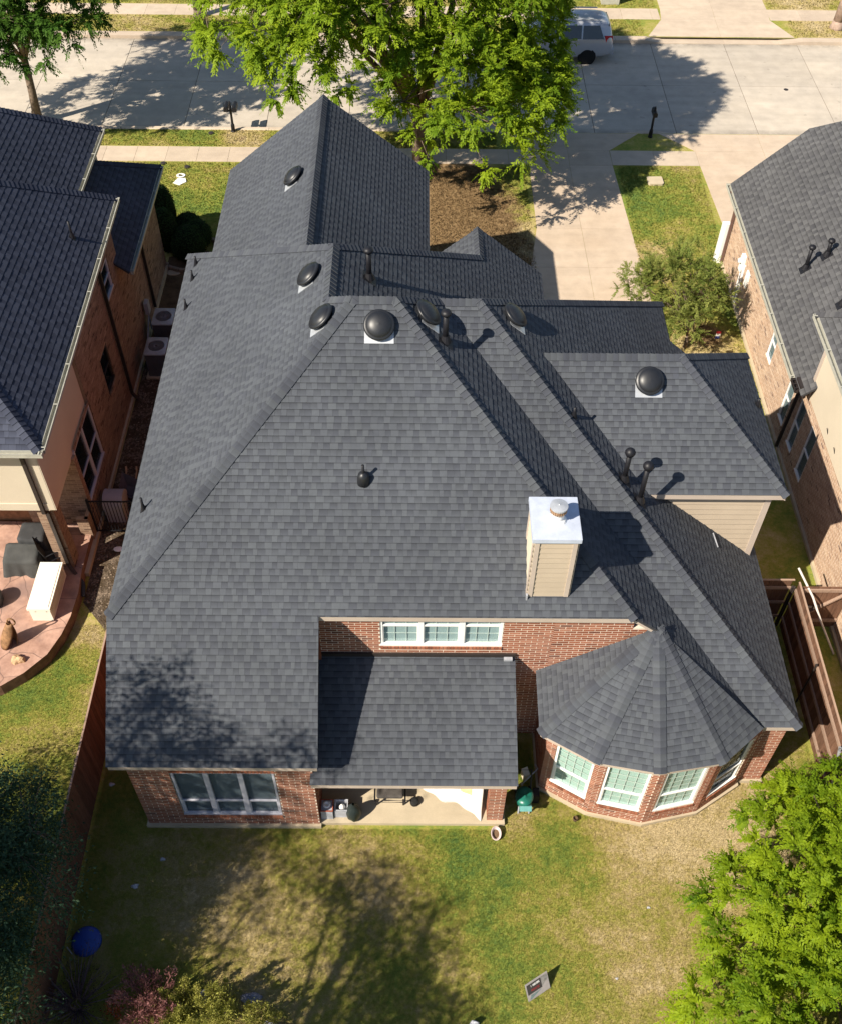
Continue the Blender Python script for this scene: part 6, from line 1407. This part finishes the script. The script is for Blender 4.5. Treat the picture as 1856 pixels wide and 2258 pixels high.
sprays('juniper', 'wide yellow green juniper beside the pinkish shrub, leftmost of three', 'juniper', (-4.5, 5.95, 0), fan(-4.5, 5.95, 18, 1.25, .55, 1), LF_JU, .05, 420, JG)
sprays('juniper', 'tallest yellow green juniper with pointed tips, middle of three', 'juniper', (-3.72, 5.9, 0), fan(-3.72, 5.9, 15, 1.7, .42, 2), LF_JU, .05, 420, JG)
sprays('juniper', 'smallest yellow green juniper leaning right toward the edging block, rightmost of three', 'juniper', (-2.95, 5.75, 0), fan(-2.95, 5.75, 9, 1.2, .45, 3), LF_JU, .05, 360, JG)
sprays('shrub', 'pinkish red twiggy shrub left of the yellow green junipers', 'shrub', (-5.2, 6.05, 0), fan(-5.2, 6.05, 50, 1.2, .75, 4), LF_RD, .045, 110, None, .09, plain("red_twig", (.22, .10, .09), .9), .35)
sprays('shrub', 'tiny orange red leaf sprig at the left foot of the pinkish shrub', 'shrub', (-5.85, 5.95, 0), fan(-5.85, 5.95, 8, .5, .25, 5), leaf_mat("orange_leaf", (.25, .04, .02), (.40, .10, .04), .2), .06, 30, None, .07)
sprays('shrub', 'dark bare twiggy purple shrub in the bottom left corner', 'shrub', (-6.7, 6.05, 0), fan(-6.7, 6.05, 80, 1.0, 1.1, 6), leaf_mat("purple_leaf", (.035, .020, .028), (.08, .045, .055), .1), .04, 26, None, .14, plain("purple_twig", (.13, .095, .10), .9), .2)
sprays('shrub', 'green leafy shoot at the very bottom left corner', 'shrub', (-8.1, 5.5, 0), fan(-8.0, 5.6, 12, 1.0, .45, 7), LF_L, .07, 60, None, .12, BARK, .2)
# grass blades
def grass(polys, dens, h0, h1, w, label, seed):
    q = np.random.default_rng(seed); PX = []
    for (x0, x1, y0, y1) in polys:
        n = int((x1-x0)*(y1-y0)*dens); PX.append(np.stack([q.uniform(x0, x1, n), q.uniform(y0, y1, n)], 1))
    P = np.concatenate(PX); n = len(P); a = q.uniform(0, 6.283, n); h = q.uniform(h0, h1, n); tl = q.normal(size=(n, 2))*.6
    b0 = np.stack([P[:, 0]-np.cos(a)*w/2, P[:, 1]-np.sin(a)*w/2, np.zeros(n)], 1); b1 = np.stack([P[:, 0]+np.cos(a)*w/2, P[:, 1]+np.sin(a)*w/2, np.zeros(n)], 1)
    tp = np.stack([P[:, 0]+tl[:, 0]*h, P[:, 1]+tl[:, 1]*h, h], 1)
    o = np_mesh('grass', np.stack([b0, b1, tp], 1).reshape(-1, 3), 3, GRASS, np.clip(q.normal(1.02, .17, n), .6, 1.5), None, 'stuff'); o['label'] = label; o['category'] = 'grass'
grass([(-7.1, 9.35, 4.6, 9.76), (-7.1, -5.95, 9.76, 13.0), (2.1, 2.75, 9.76, 11.9), (7.5, 9.35, 9.76, 15.0), (2.75, 7.5, 9.76, 10.9)], 5200, .02, .055, .008, 'short patchy green and straw coloured grass of the back yard', 1)
grass([(-13, -7.3, 7.0, 13.2), (-10.5, -7.3, 13.2, 15.2)], 3600, .02, .055, .009, 'short patchy grass of the left neighbour lawn', 2)
grass([(-12, -6.0, 31.5, 36.9), (4.6, 11, 24.0, 24.2), (7.85, 11.0, 28, 36.9), (8.2, 10.7, 21, 28), (.5, 4.2, 24.2, 36.8), (-25, 3.2, 38.1, 39.3)], 700, .03, .07, .03, 'mown grass of the front lawns and the kerb verge', 3)
grass([(-25, 10.4, 47.85, 49.45), (17.3, 26, 47.85, 49.45), (-25, 11.3, 50.7, 55), (16.7, 26, 50.7, 55)], 350, .03, .07, .04, 'mown grass along the far side of the road', 4)
